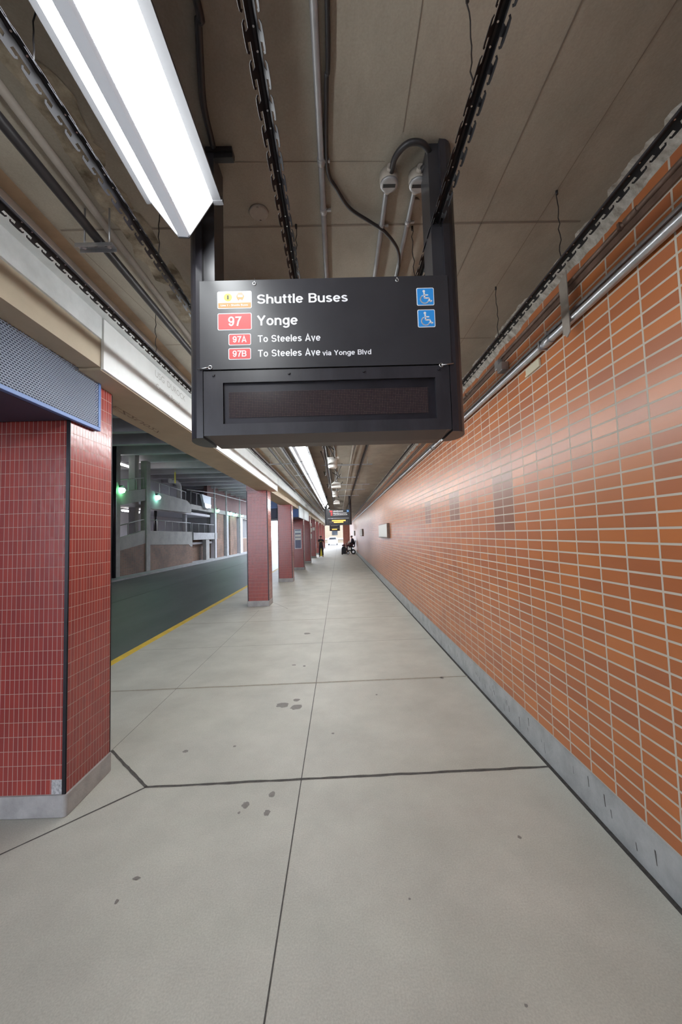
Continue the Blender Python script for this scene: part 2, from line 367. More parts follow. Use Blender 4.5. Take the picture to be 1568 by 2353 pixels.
# right wall: tiles on a concrete base, broken plaster fillet on top
struct(MB().box(XW, 1.80, YB, YE, 0.2405, 3.275).build('wall_right', M['wall']))
bb = MB(); bb.prism([(1.478, -0.15), (1.80, -0.15), (1.80, 0.240), (1.470, 0.240), (1.474, 0.215)], YB, YE)
bb.cur = 1
rr = random.Random(3)
y = 1.2
while y < 9:      # scuffs and drips of dirt on the base
    y += rr.uniform(0.02, 0.05) if rr.random() < .6 else rr.uniform(.1, .35); h0 = rr.uniform(0.03, 0.10); hh = rr.uniform(0.03, 0.10)
    bb.add([(1.4762, y, h0), (1.4762, y + rr.uniform(.003, .007), h0), (1.4728, y + rr.uniform(.004, .012), h0 + hh), (1.4728, y + .002, h0 + hh)], [(0, 1, 2, 3)])
struct(bb.build('baseboard_right', [M['curb'], M['joint']]))
pl = MB(); n = 420; vs = []
ry = random.Random(5); off = 0; edge = 0
for i in range(n + 1):
    y = 0.3 + i * 0.045
    if i % 3 == 0: edge = ry.uniform(-0.03, 0.02); off = ry.uniform(-0.02, 0.02)
    vs += [(1.36 + edge, y, ZC + 0.01), (1.41 + ry.uniform(-.012, .012), y, 3.318 + ry.uniform(-.012, .006)), (1.455 + ry.uniform(-.01, .004), y, 3.278 + off * 0.7), (1.475, y, 3.255 + off)]
pl.add(vs, [(4 * i + k, 4 * i + k + 1, 4 * i + k + 5, 4 * i + k + 4) for i in range(n) for k in range(3)])
struct(pl.build('trim_3', M['plaster']))
c = MB(); c.box(-2.02, 1.80, YB, YE, ZC, ZC + 0.35)
c.cur = 1
def cstrip(x0, y0, x1, y1, wd):
    a = Vector((x0, y0)); b = Vector((x1, y1)); d = (b - a).normalized(); nn = Vector((-d.y, d.x)) * wd / 2; z = ZC - 0.0012
    c.add([(a.x + nn.x, a.y + nn.y, z), (a.x - nn.x, a.y - nn.y, z), (b.x - nn.x, b.y - nn.y, z), (b.x + nn.x, b.y + nn.y, z)], [(0, 1, 2, 3)])
for y in (1.90, 3.1, 4.3, 5.5, 6.7, 7.9, 9.1, 10.3, 11.5, 12.7, 13.9, 15.1): cstrip(-1.41, y, 1.34, y + 0.02, 0.012 if y == 1.90 else 0.010)
cstrip(0.80, 0.3, 0.82, 6, 0.005); cstrip(1.10, 0.3, 1.12, 6, 0.004); cstrip(0.30, 0.6, 0.31, 1.45, 0.003); cstrip(-1.40, 1.95, -1.29, 3.05, 0.004)
cstrip(-0.9, 1.55, 0.25, 1.57, 0.003)
c.cur = 2; cstrip(-1.462, YB, -1.462, 16, 0.075)
c.cur = 3
for k in range(26):      # ragged flaking strip beside the grey pipe
    y = 0.5 + k * 0.20; x = -1.03 + random.uniform(-.05, .04); pts = []
    for i in range(12):
        t = 2 * math.pi * i / 12; q = 1 + random.uniform(-.35, .35); pts.append((x + 0.085 * q * math.cos(t), y + 0.15 * q * math.sin(t), ZC - 0.0016 - 0.0001 * (k % 3)))
    c.add(pts, [tuple(range(12))])
struct(c.build('ceiling', [M['ceil'], M['ceil_line'], M['rust'], M['flaky']]))
# beam along the platform edge and the wall above it
b = MB(); b.box(-2.02, -1.575, YB, 9.78, 2.872, ZC); b.box(-2.20, -1.75, 9.78, YE, 2.872, ZC); b.box(-1.75, -1.575, 9.78, YE, 3.02, ZC)
b.cur = 1; b.box(-1.575, -1.505, YB, YE, 3.212, ZC)
b.cur = 2; b.box(-1.60, -1.560, YB, 2.49, 3.06, 3.212); b.box(-1.575, -1.553, 9.785, YE, 3.02, 3.212)
struct(b.build('beam', [M['soffit'], M['beamtop'], M['beamtop']]))
struct(MB().box(-2.30, -2.02, YB, YE, ZC + 0.02, 7.0).build('wall_left', M['concd']))
bp = thing('beam_cladding', 'white cement board cladding on the beam beside the hanging sign', 'board', (-1.56, 2.5, 2.87))
off = (-1.56, 2.5, 2.87)
for k, (a, z) in enumerate(((2.50, 4.64), (4.643, 7.2), (7.203, 9.775))):
    m_ = MB(); m_.box(-1.572, -1.553, a, z, 2.858, 3.208)
    m_.build('face_board', M['beam'], bp, offset=off)
m_ = MB()
for k, (a, z) in enumerate(((2.50, 4.637), (4.640, 7.198), (7.203, 9.775))): m_.box(-2.03, -1.5735, a, z, 2.853, 2.871)
m_.build('soffit_board', M['soffit'], bp, offset=off)

# ------------------------------------------------------------------ text as flat mesh
def text_mesh(body, bold=0.0):
    cu = bpy.data.curves.new('t', 'FONT'); cu.body = body; cu.size = 1.0; cu.offset = bold; cu.resolution_u = 4
    o = bpy.data.objects.new('t', cu); COL.objects.link(o)
    dg = bpy.context.evaluated_depsgraph_get(); me = bpy.data.meshes.new_from_object(o.evaluated_get(dg))
    bpy.data.objects.remove(o); bpy.data.curves.remove(cu); return me
_cap = text_mesh('H'); CAP = max(v.co.y for v in _cap.vertices)
def lettering(name, body, m, parent, P, bold=0.012):
    """P maps (u,v) in text units scaled so that u spans 0..1 and v=1 is the cap height -> point"""
    me = text_mesh(body, bold); xs = [v.co.x for v in me.vertices]; x0, x1 = min(xs), max(xs)
    for v in me.vertices: v.co = P((v.co.x - x0) / (x1 - x0), v.co.y / CAP)
    me.materials.clear(); me.materials.append(m); me.name = name
    o = bpy.data.objects.new(name, me); COL.objects.link(o); o.parent = parent; return o
def rrect(x0, x1, z0, z1, r, n=5):
    pts = []
    for (cx, cz, a0) in ((x1 - r, z1 - r, 0), (x0 + r, z1 - r, 90), (x0 + r, z0 + r, 180), (x1 - r, z0 + r, 270)):
        for i in range(n + 1):
            t = math.radians(a0 + 90 * i / n); pts.append((cx + r * math.cos(t), cz + r * math.sin(t)))
    return pts
def plate(mb, pts, y0, y1): return mb.prism(pts, y0, y1, 'Y')

def _arc(cx, cy, rx, ry, a0, a1, n=14):
    return [(cx + rx * math.cos(math.radians(a0 + (a1 - a0) * i / n)), cy + ry * math.sin(math.radians(a0 + (a1 - a0) * i / n))) for i in range(n + 1)]
GL = {   # glyph -> (width, strokes) in cap heights: an even-stroked grotesque
 'S': (.64, [_arc(.32, .705, .235, .22, 18, 250) + _arc(.32, .285, .25, .21, 72, -166)]),
 'B': (.64, [[(.08, 0), (.08, 1)], [(.08, .925), (.36, .925)] + _arc(.36, .73, .195, .195, 90, -90) + [(.08, .535)], [(.08, .535), (.38, .535)] + _arc(.38, .305, .19, .23, 90, -90) + [(.08, .075)]]),
 'Y': (.66, [[(.05, 1), (.33, .46), (.61, 1)], [(.33, .5), (.33, 0)]]), 'T': (.62, [[(.0, .925), (.62, .925)], [(.31, .95), (.31, 0)]]),
 'A': (.68, [[(.06, 0), (.34, .98), (.62, 0)], [(.16, .29), (.52, .29)]]),
 'h': (.55, [[(.075, 0), (.075, 1)], _arc(.275, .44, .20, .22, 180, 0) + [(.475, 0)]]), 'n': (.55, [[(.075, 0), (.075, .73)], _arc(.275, .44, .20, .22, 180, 0) + [(.475, 0)]]),
 'u': (.55, [[(.075, .73), (.075, .29)] + _arc(.275, .28, .20, .215, 180, 360), [(.475, .73), (.475, 0)]]),
 't': (.32, [[(.15, .93), (.15, .19)] + _arc(.26, .18, .11, .115, 180, 275, 6), [(0, .67), (.32, .67)]]), 'l': (.15, [[(.075, 0), (.075, 1)]]), 'i': (.15, [[(.075, 0), (.075, .73)], [(.075, .85), (.075, 1)]]),
 'e': (.56, [[(.065, .37), (.495, .37)], _arc(.28, .365, .215, .295, 0, 322, 22)]), 'o': (.56, [_arc(.28, .365, .212, .295, 0, 360, 24)]),
 's': (.49, [_arc(.245, .525, .165, .135, 20, 250, 10) + _arc(.245, .205, .18, .135, 72, -166, 10)]),
 'g': (.56, [_arc(.275, .375, .20, .285, 0, 360, 22), [(.485, .73), (.485, 0)] + _arc(.275, -.02, .21, .20, 0, -155, 10)]),
 'd': (.56, [_arc(.275, .365, .20, .295, 0, 360, 22), [(.485, 0), (.485, 1)]]), 'v': (.50, [[(.05, .73), (.25, .03), (.45, .73)]]),
 'a': (.54, [_arc(.26, .50, .185, .17, 165, 0, 10) + [(.445, .12), (.49, .0)], _arc(.24, .215, .175, .145, 0, 360, 18)]),
 '9': (.56, [_arc(.28, .68, .205, .255, 0, 360, 22), _arc(.275, .50, .21, .43, 22, -148, 16)]), '7': (.54, [[(.02, .925), (.5, .925), (.30, .48), (.2, 0)]]), '1': (.36, [[(.04, .74), (.23, .93), (.23, 0)]]), ' ': (.27, [])}
def strokes(body, wd):
    F = []; x = 0.0; ns = 0
    for ch in body:
        w_, st = GL[ch]
        for pl_ in st:
            ns += 1; P_ = [Vector(p) for p in pl_]; k_ = len(P_); cl = (P_[0] - P_[-1]).length < 1e-4; Lr = []
            for i in range(k_):
                a = P_[i - 1] if i else (P_[-2] if cl else None); c_ = P_[i + 1] if i < k_ - 1 else (P_[1] if cl else None)
                d1 = (P_[i] - a).normalized() if a is not None and (P_[i] - a).length > 1e-6 else None; d2 = (c_ - P_[i]).normalized() if c_ is not None and (c_ - P_[i]).length > 1e-6 else None
                d1 = d1 or d2; d2 = d2 or d1; n1 = Vector((-d1.y, d1.x)); n2 = Vector((-d2.y, d2.x)); m_ = n1 + n2
                m_ = m_.normalized() if m_.length > 1e-4 else n1; l_ = wd / 2 / max(.42, m_.dot(n1)); Lr.append((P_[i] + m_ * l_, P_[i] - m_ * l_))
            for (a, b_) in zip(Lr[:-1], Lr[1:]): F.append(([(q.x + x, q.y) for q in (a[0], a[1], b_[1], b_[0])], ns))
        x += w_ + .085
    return F, x - .085
def sans(name, body, m, parent, P, bold=0, wd=.152):
    """one flat mesh per word, laid out along the whole line"""
    F, W_ = strokes(body, wd); x = 0.0; k = 0; out = []
    bounds = []
    for word in body.split(' '):
        w_ = sum(GL[c][0] + .085 for c in word); bounds.append((x - .06, x + w_ - .03)); x += w_ + GL[' '][0] + .085
    for (a, b_) in bounds:
        mb = MB()
        for q, ns in F:
            c_ = sum(p[0] for p in q) / 4
            if a <= c_ <= b_: mb.add([tuple(P(u / W_, v) - Vector((0, .00004 * (ns % 4), 0))) for (u, v) in q], [(0, 1, 2, 3)])
        me = bpy.data.meshes.new(name); me.from_pydata(mb.v, [], mb.f); me.materials.append(m)
        o = bpy.data.objects.new(name, me); COL.objects.link(o); o.parent = parent; out.append(o)
    return out
# faded print on the cladding, on the side facing the walkway (reads along +Y)
def on_beam(y0, y1, z0, cap, slope=0.0): return lambda u, v: Vector((-1.5525 + 1.56, y0 + (y1 - y0) * u - 2.5, z0 + cap * v + slope * u - 2.87))
lettering('print', 'USG', M['print_'], bp, on_beam(3.215, 3.39, 3.118, 0.055), 0.0)
lettering('print', 'DUROCK', M['print_'], bp, on_beam(3.45, 3.86, 3.118, 0.055), 0.0)
lettering('print', 'Cement', M['print_'], bp, on_beam(3.235, 3.50, 3.017, 0.048), 0.0)
lettering('print', 'Board', M['print_'], bp, on_beam(3.53, 3.72, 3.017, 0.048), 0.0)
def on_soffit(y0, y1, x0, cap): return lambda u, v: Vector((x0 - cap * v + 1.56, y0 + (y1 - y0) * u - 2.5, 2.8525 - 2.87))
lettering('print', 'EZ2U027', M['marker'], bp, on_soffit(3.2, 4.05, -1.88, 0.05), 0.0)

# ------------------------------------------------------------------ tiled columns
def column(i, y, d=0.46, label='', patch=False):
    x0, x1 = -2.275, -1.752; loc = ((x0 + x1) / 2, y + d / 2, 0)
    t = thing('tiled_column', label, 'column', loc, 'red tiled columns along the platform edge')
    s = MB(); s.box(x0, x1, y, y + d, 0.135, 2.85 if i < 2 else 2.87)
    s.box(x0, -2.035 if i < 2 else -2.205, y, y + d, 2.85 if i < 2 else 2.87, 3.33)
    s.build('shaft', M['red'], t, offset=loc)
    pb = MB(); pb.prism([(p[0], p[1]) for p in rrect(x0 - 0.012, x1 + 0.012, y - 0.012, y + d + 0.012, 0.025)], 0.0, 0.135, 'Z')
    pb.build('plinth', M['plinth'], t, bevel=0.006, offset=loc)
    for (cx, cy) in ((x1, y), (x0, y), (x1, y + d)):
        st = MB(); sx = -1 if cx == x1 else 1; sy = 1 if cy == y else -1
        st.box(min(cx - sx * .002, cx + sx * .022), max(cx - sx * .002, cx + sx * .022), min(cy - sy * .002, cy), max(cy - sy * .002, cy), .135, 2.84)
        st.box(min(cx - sx * .002, cx), max(cx - sx * .002, cx), min(cy - sy * .002, cy + sy * .006), max(cy - sy * .002, cy + sy * .006), .135, 2.84)
        st.build('corner_strip', M['dark'], t, offset=loc)
    if patch:
        q = MB(); q.box(-1.839, -1.7745, y - .0015, y, .136, .222)
        q.build('mortar_patch', M['patch'], t, offset=loc)['label'] = 'grey mortar where two tiles are missing'
    return t
cols = [(2.47, 'nearest red tiled column with a blue mesh box above it'), (9.39, 'second red tiled column, standing alone beside the yellow edge line'), (14.15, 'third red tiled column, just behind the second one'),
        (18.85, 'fourth red tiled column, carrying the framed dark poster'), (23.3, 'fifth red tiled column, beyond the poster column'), (28.5, 'sixth red tiled column, with paper notices on it, beside the standing person'),
        (33.2, 'seventh red tiled column from the camera, behind the standing person'), (37.9, 'eighth red tiled column from the camera'), (42.6, 'ninth red tiled column from the camera'), (47.5, 'farthest red tiled column, lit by daylight')]
for i, (y, lb) in enumerate(cols): column(i, y, 0.46, lb, i == 0)

# ------------------------------------------------------------------ blue boxes
def mesh_box(label, y0, y1, ybody, seams, grey=False, xf=-1.72, z0=2.50, z1=3.205):
    loc = (-2.0, y0, z0); t = thing('ceiling_hung_box', label, 'box', loc, 'blue boxes at the columns')
    x0 = -2.45
    bd = MB()
    bd.box(x0, -1.748, y0, y0 + .02, z0 + .02, z1); bd.box(x0, x0 + .02, y0 + .02, ybody, z0 + .02, z1); bd.box(x0 + .02, -1.748, ybody - .02, ybody, z0 + .02, z1)
    bd.box(x0 + .02, -1.748, y0 + .02, ybody - .02, z1 - .02, z1)
    bd.build('body', M['blue'], t, bevel=.004, offset=loc)
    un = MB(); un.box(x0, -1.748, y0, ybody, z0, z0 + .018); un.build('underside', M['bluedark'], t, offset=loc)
    ys = [y0] + seams + [y1]
    for a, bq in zip(ys[:-1], ys[1:]):
        fr = MB(); w_ = .026
        fr.box(-1.746, xf + .004, a, bq, z0, z0 + w_); fr.box(-1.746, xf + .004, a, bq, z1 - w_, z1); fr.box(-1.746, xf + .004, a, a + w_, z0 + w_, z1 - w_); fr.box(-1.746, xf + .004, bq - w_, bq, z0 + w_, z1 - w_)
        fr.build('frame', M['greyp'] if grey else M['blue'], t, bevel=.003, offset=loc)
        sc = MB(); sc.add([(xf, a + w_, z0 + w_), (xf, bq - w_, z0 + w_), (xf, bq - w_, z1 - w_), (xf, a + w_, z1 - w_)], [(0, 1, 2, 3)])
        if grey: sc.v, sc.f, sc.sm, sc.mi = [], [], [], []; sc.box(xf - .01, xf, a + w_, bq - w_, z0 + w_, z1 - w_)
        sc.build('mesh_screen', M['greyp'] if grey else M['mesh'], t, offset=loc)
        if not grey:
            bk = MB(); bk.box(-1.7475, -1.744, a + .002, bq - .002, z0 + .002, z1 - .002)
            bk.build('backing', M['bluedark'], t, offset=loc)
    return t
mesh_box('blue box with a perforated mesh side above the nearest column', 0.25, 2.735, 2.455, [])
mesh_box('blue and grey box fixed around the top of the fourth column', 16.6, 22.0, 18.83, [18.9], grey=True, xf=-1.715)
loc = (-2.6, 14.3, 2.4)
t = thing('ceiling_hung_box', 'dark blue box on the road side of the third column', 'box', loc, 'blue boxes at the columns')
MB().box(-3.2, -2.30, 14.3, 16.4, 2.75, 3.25).build('body', M['blue'], t, bevel=.006, offset=loc)
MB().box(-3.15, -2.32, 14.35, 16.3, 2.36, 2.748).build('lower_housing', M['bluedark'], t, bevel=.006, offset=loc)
hg = MB()
hg.box(-2.9, -2.85, 14.5, 14.55, 3.25, 6.99); hg.box(-2.5, -2.45, 15.9, 15.95, 3.25, 6.99); hg.build('hanger', M['dark'], t, offset=loc)

# ------------------------------------------------------------------ hanging signs
def icon_access(mb, x0, z0, sz, y):      # wheelchair figure drawn in bars
    P = lambda u, v: (x0 + u * sz, z0 + v * sz)
    def bar(pts, wd):
        for (a, b_) in zip(pts[:-1], pts[1:]):
            a = P(*a); b_ = P(*b_); dx, dz = b_[0] - a[0], b_[1] - a[1]; l = math.hypot(dx, dz); nx, nz = -dz / l * wd * sz / 2, dx / l * wd * sz / 2; ex, ez = dx / l * wd * sz * .2, dz / l * wd * sz * .2
            mb.add([(a[0] + nx - ex, y, a[1] + nz - ez), (a[0] - nx - ex, y, a[1] - nz - ez), (b_[0] - nx + ex, y, b_[1] - nz + ez), (b_[0] + nx + ex, y, b_[1] + nz + ez)], [(0, 1, 2, 3)])
    n = 14; c_ = P(.40, .83)
    mb.add([(c_[0] + .075 * sz * math.cos(2 * math.pi * i / n), y, c_[1] + .075 * sz * math.sin(2 * math.pi * i / n)) for i in range(n)], [tuple(range(n))])
    bar([(.41, .74), (.43, .42), (.66, .42), (.75, .22), (.84, .25)], .085)
    bar([(.43, .60), (.63, .60)], .07)
    arc = [(.43 + .24 * math.cos(math.radians(a)), .35 + .24 * math.sin(math.radians(a))) for a in range(118, 352, 13)]
    bar(arc, .065)
def make_sign(label, loc, full=True, lines=None):
    t = thing('hanging_sign', label, 'sign', loc, 'hanging platform signs')
    x, y, z0 = 0, 0, 2.09           # local: x centred at -0.03 of the near sign, y = panel front, z in room height
    def Bd(mb, name, m, par=t, **kw): return mb.build(name, m, par, **kw)
    for s_ in (-1, 1):              # posts: flat inside, rounded outside
        cx = s_ * 0.4945; pts = [(cx, 0.0)]
        for i in range(13):
            a = math.radians(-90 + 180 * i / 12); pts.append((cx + s_ * 0.068 * max(0, math.cos(a)) ** .7 if abs(math.cos(a)) > 1e-6 else cx, 0.085 + 0.085 * math.sin(a)))
        pts.append((cx, 0.17))
        p_ = MB(); p_.prism(pts, 2.096, ZC + 0.001, 'Z'); Bd(p_, 'post', M['post'])
        fl = MB(); fl.box(min(cx, cx - s_ * .045), max(cx, cx - s_ * .045), .02, .15, 2.37, ZC); Bd(fl, 'post_channel', M['panel'])
    hb = MB(); X0, X1 = -0.492, 0.492
    wx0, wx1, wz0, wz1 = -0.415, 0.435, 2.150, 2.317
    for (a, b_, c_, d_) in ((X0, X1, wz1, 2.366), (X0, X1, 2.104, wz0), (X0, wx0, wz0, wz1), (wx1, X1, wz0, wz1)): hb.box(a, b_, 0.002, 0.03, c_, d_)
    hb.box(X0, X1, .03, .17, 2.104, 2.366)
    Bd(hb, 'display_housing', M['post'])
    un = MB(); un.prism([(0.002, 2.104), (0.165, 2.104), (0.165, 2.089), (0.10, 2.089)], X0 + .02, X1 - .02, 'X'); Bd(un, 'underside', M['brown'])
    dm = MB(); dm.box(wx0, wx1, .014, .0295, wz0, wz1); Bd(dm, 'display_window', M['dark'])
    sp = MB(); sp.box(-0.395, 0.405, .0125, .0138, 2.176, 2.281); sc = Bd(sp, 'dot_matrix', M['led'])
    pn = MB(); pn.box(-0.505, 0.502, -0.003, 0.0015, 2.369, 2.738); pan = Bd(pn, 'sign_panel', M['panel'], bevel=.0012)
    bk = MB(); bk.box(-0.49, 0.49, .0025, .12, 2.372, 2.725); Bd(bk, 'panel_back', M['panel'])
    yF = -0.0034
    def TX(x0, x1, zb, cap): return lambda u, v: Vector((x0 + (x1 - x0) * u + .03, yF, zb + cap * v))
    def badge(x0, x1, z0, z1, m, name='route_badge'):
        g = MB(); plate(g, rrect(x0 + .03, x1 + .03, z0, z1, .006), yF, -.003); bg_ = Bd(g, name, M['white'], pan)
        g = MB(); plate(g, rrect(x0 + .033, x1 + .027, z0 + .003, z1 - .003, .004), yF - .0006, yF + .0001); Bd(g, name + '_field', m, pan)
        return bg_
    y2 = -.0046
    def T2(x0, x1, zb, cap): return lambda u, v: Vector((x0 + (x1 - x0) * u + .03, y2, zb + cap * v))
    if full:
        sans('lettering', 'Shuttle Buses', M['white'], pan, TX(-.302, .063, 2.6365, .0385), .016)
        sans('lettering', 'Yonge', M['white'], pan, TX(-.303, -.141, 2.546, .041), .016)
        sans('lettering', 'To Steeles Ave', M['white'], pan, TX(-.302, -.051, 2.477, .0285), .014)
        sans('lettering', 'To Steeles Ave', M['white'], pan, TX(-.302, -.053, 2.417, .0285), .014)
        sans('lettering', 'via Yonge Blvd', M['white'], pan, TX(-.044, .151, 2.416, .0205), .014)
        badge(-.462, -.325, 2.530, 2.600, M['redb']); sans('route_number', '97', M['white'], pan, T2(-.419, -.368, 2.546, .039), .02)
        badge(-.419, -.329, 2.467, 2.514, M['redb']); sans('route_number', '97A', M['white'], pan, T2(-.402, -.347, 2.478, .0255), .02)
        badge(-.420, -.330, 2.408, 2.455, M['redb']); sans('route_number', '97B', M['white'], pan, T2(-.403, -.348, 2.419, .0255), .02)
        g = MB(); plate(g, rrect(-.462 + .03, -.324 + .03, 2.619, 2.691, .006), yF, -.003); Bd(g, 'shuttle_badge', M['white'], pan)
        g = MB(); plate(g, [(-.459 + .03, 2.622), (-.327 + .03, 2.622), (-.327 + .03, 2.643), (-.459 + .03, 2.643)], yF - .0006, yF + .0001); Bd(g, 'badge_strip', M['orangeb'], pan)
        lettering('small_lettering', 'Line 1 - Shuttle Buses', M['white'], pan, T2(-.448, -.339, 2.629, .0075), .01)
        g = MB(); g.add([(-.4195 + .03 + .0165 * math.cos(i * .2618), yF - .0006, 2.666 + .0165 * math.sin(i * .2618)) for i in range(24)], [tuple(range(24))]); Bd(g, 'line_disc', M['yelb'], pan)
        lettering('line_number', '1', M['black'], pan, T2(-.4225, -.4165, 2.658, .016), .02)
        g = MB(); bx, bz = -.370 + .03, 2.651
        for (a, b_, c_, d_) in ((-.013, .013, .006, .015), (-.013, -.0105, .015, .026), (.0105, .013, .015, .026), (-.011, .011, .026, .0285), (-.009, .009, .030, .0325), (-.0095, -.0055, .001, .006), (.0055, .0095, .001, .006), (-.0155, -.0135, .012, .022), (.0135, .0155, .012, .022)):
            g.add([(bx + a, yF - .0006, bz + c_), (bx + b_, yF - .0006, bz + c_), (bx + b_, yF - .0006, bz + d_), (bx + a, yF - .0006, bz + d_)], [(0, 1, 2, 3)])
        Bd(g, 'bus_symbol', M['orangeb'], pan)
        for (a, z_) in ((.342, 2.612), (.3425, 2.521)):
            badge(a, a + .071, z_, z_ + .074, M['blueb'], 'access_badge')
            g = MB(); icon_access(g, a + .03 + .002, z_ + .001, .070, y2); Bd(g, 'access_symbol', M['white'], pan)
        for (sx, sz) in ((-.312, 2.721), (.266, 2.721)):
            g = MB(); g.tube([(sx + .03 + .006 * math.cos(a * .5236), -.004, sz + .006 * math.sin(a * .5236)) for a in range(13)], .0018, 6); g.tube([(sx + .03, -.004, sz + .006), (sx + .03, .004, sz + .028)], .0013, 6)
            Bd(g, 'hook', M['chrome'])
        for (sx, sz, d_) in ((-.493, 2.378, 1), (.429, 2.363, -1)):
            g = MB(); g.tube([(sx + .03 + (.0 if d_ > 0 else 0), -.005, sz), (sx + .03 - d_ * .05, -.005, sz - .006 * d_)], .0022, 6)
            g.tube([(sx + .03 + .007 * math.cos(a * .5236), -.005, sz + .007 * math.sin(a * .5236)) for a in range(13)], .002, 6)
            Bd(g, 'latch', M['chrome'])
        for (sx) in (-.482, -.181, .118, .418):
            g = MB(); g.cyl((sx + .03, -.0035, 2.350), .006, .006, 'Y', 12); g.cyl((sx + .03, -.0045, 2.350), .003, .002, 'Y', 8); Bd(g, 'bolt', M['panel'])
    else:
        rows, leds, icon = lines
        for (x0, x1, z_, h_, m) in rows:      # too far to read: bars of the lettering's size
            g = MB()
            xx = x0
            while xx < x1 - .01:
                l_ = min(random.uniform(.018, .03), x1 - xx); g.box(xx, xx + l_, -.0042, -.0031, z_, z_ + h_ * random.choice((.75, 1, .75))); xx += l_ + .006
            Bd(g, 'lettering', m, pan)
        for (a, b_, c_, d_) in leds[0]:
            g = MB(); plate(g, rrect(a, b_, c_, d_, .006), -.0042, -.003); Bd(g, 'route_badge', M['redb'], pan)
        for (x0, x1, z_, h_) in leds[1]:
            g = MB(); xx = x0
            while xx < x1 - .01:
                l_ = min(random.uniform(.02, .032), x1 - xx); g.box(xx, xx + l_, .0118, .0124, z_, z_ + h_); xx += l_ + .007
            Bd(g, 'lit_text', M['amber'], sc)
        if icon:
            g = MB(); plate(g, rrect(*icon, .006), -.0042, -.003); Bd(g, 'access_badge', M['blueb'], pan)
            g = MB(); icon_access(g, icon[0], icon[2], icon[1] - icon[0], -.0046); Bd(g, 'access_symbol', M['white'], pan)
            g = MB(); g.box(-.44, .44, -.0045, -.003, 2.372, 2.386); Bd(g, 'light_edge', M['galv'], pan)
    return t
make_sign('large black hanging sign for shuttle buses and route 97', (-0.03, 1.478, 0.0))
make_sign('farther black hanging sign with lit amber text, over the standing person', (0.0, 15.9, 0.0), False,
          ([(-.21, .22, 2.655, .05, M['white']), (-.21, .36, 2.575, .04, M['white']), (-.21, .38, 2.505, .04, M['white'])], ([(-.36, -.24, 2.64, 2.71), (-.32, -.24, 2.565, 2.62), (-.32, -.24, 2.495, 2.55)], [(-.27, .30, 2.255, .05), (-.19, .20, 2.19, .045)]), (.36, .45, 2.63, 2.72)))
make_sign('farthest small black hanging sign with amber text, before the bright exit', (-0.42, 41.0, 0.0), False,
          ([(-.40, .30, 2.63, .07, M['white'])], ([], [(-.30, .25, 2.22, .08)]), (.32, .42, 2.62, 2.72)))

# ------------------------------------------------------------------ comb rails under the ceiling
ZR = 2.983
def rail(x, label, y0=0.3, yh=11.0, y1=30.0):
    loc = (x, y0, ZR)
    t = thing('ceiling_rail', label, 'rail', loc, 'black hooked ceiling rails')
    w0 = .0045; K = .7071
    def wing(mb, q, s_):          # outline in (y, distance down the 45-degree wing), 1.4 mm thick
        vs = []
        for th in (0, .0014):
            for (yy, d) in q: vs.append((x + s_ * (w0 + d * K - th * K), yy, ZR - d * K - th * K))
        n = len(q); mb.add(vs, [tuple(range(n)), tuple(range(2 * n - 1, n - 1, -1))] + [(i, (i + 1) % n, n + (i + 1) % n, n + i) for i in range(n)])
    m_ = MB(); m_.box(x - w0, x + w0, y0, y1, ZR, ZR + .002)
    for s_ in (-1, 1): wing(m_, [(y0, 0), (y1, 0), (y1, .0135), (y0, .0135)], s_)
    m_.cur = 1; y = y0 + .2
    while y < 4:
        for q in (0, .05): m_.cyl((x, y + q, ZR - .0012), .0028, .0012, 'Z', 8)
        y += .19
    m_.build('channel', [M['rail'], M['chrome']], t, offset=loc)
    m_ = MB(); m_.box(x - .003, x + .003, y0, y1, ZR + .0022, ZR + .014); m_.build('top_lip', M['railtop'], t, offset=loc)
    h = MB(); y = y0 + .03
    while y < yh:
        for s_ in (-1, 1):
            wing(h, [(y - .013, .013), (y + .013, .013), (y + .010, .022), (y - .010, .022)], s_)
            wing(h, [(y - .019, .022), (y + .019, .022), (y + .015, .0305), (y - .015, .0305)], s_)
            for d in (-1, 1):
                wing(h, [(y + d * .018, .022), (y + d * .015, .0305), (y + d * .029, .0290), (y + d * .027, .0230)], s_)
                wing(h, [(y + d * .027, .0230), (y + d * .029, .0290), (y + d * .0345, .0225), (y + d * .030, .0190)], s_)
        y += .08
    h.build('hooks', M['rail'], t, offset=loc)
    return t
rail(-1.231, 'black hooked ceiling rail running beside the white beam')
rail(-0.785, 'black hooked ceiling rail between the beam and the fluorescent lights')
rail(-0.178, 'black hooked ceiling rail ending behind the left part of the sign')
rail(0.440, 'black hooked ceiling rail passing in front of the sign\'s right post')
rail(1.105, 'black hooked ceiling rail nearest the orange wall')

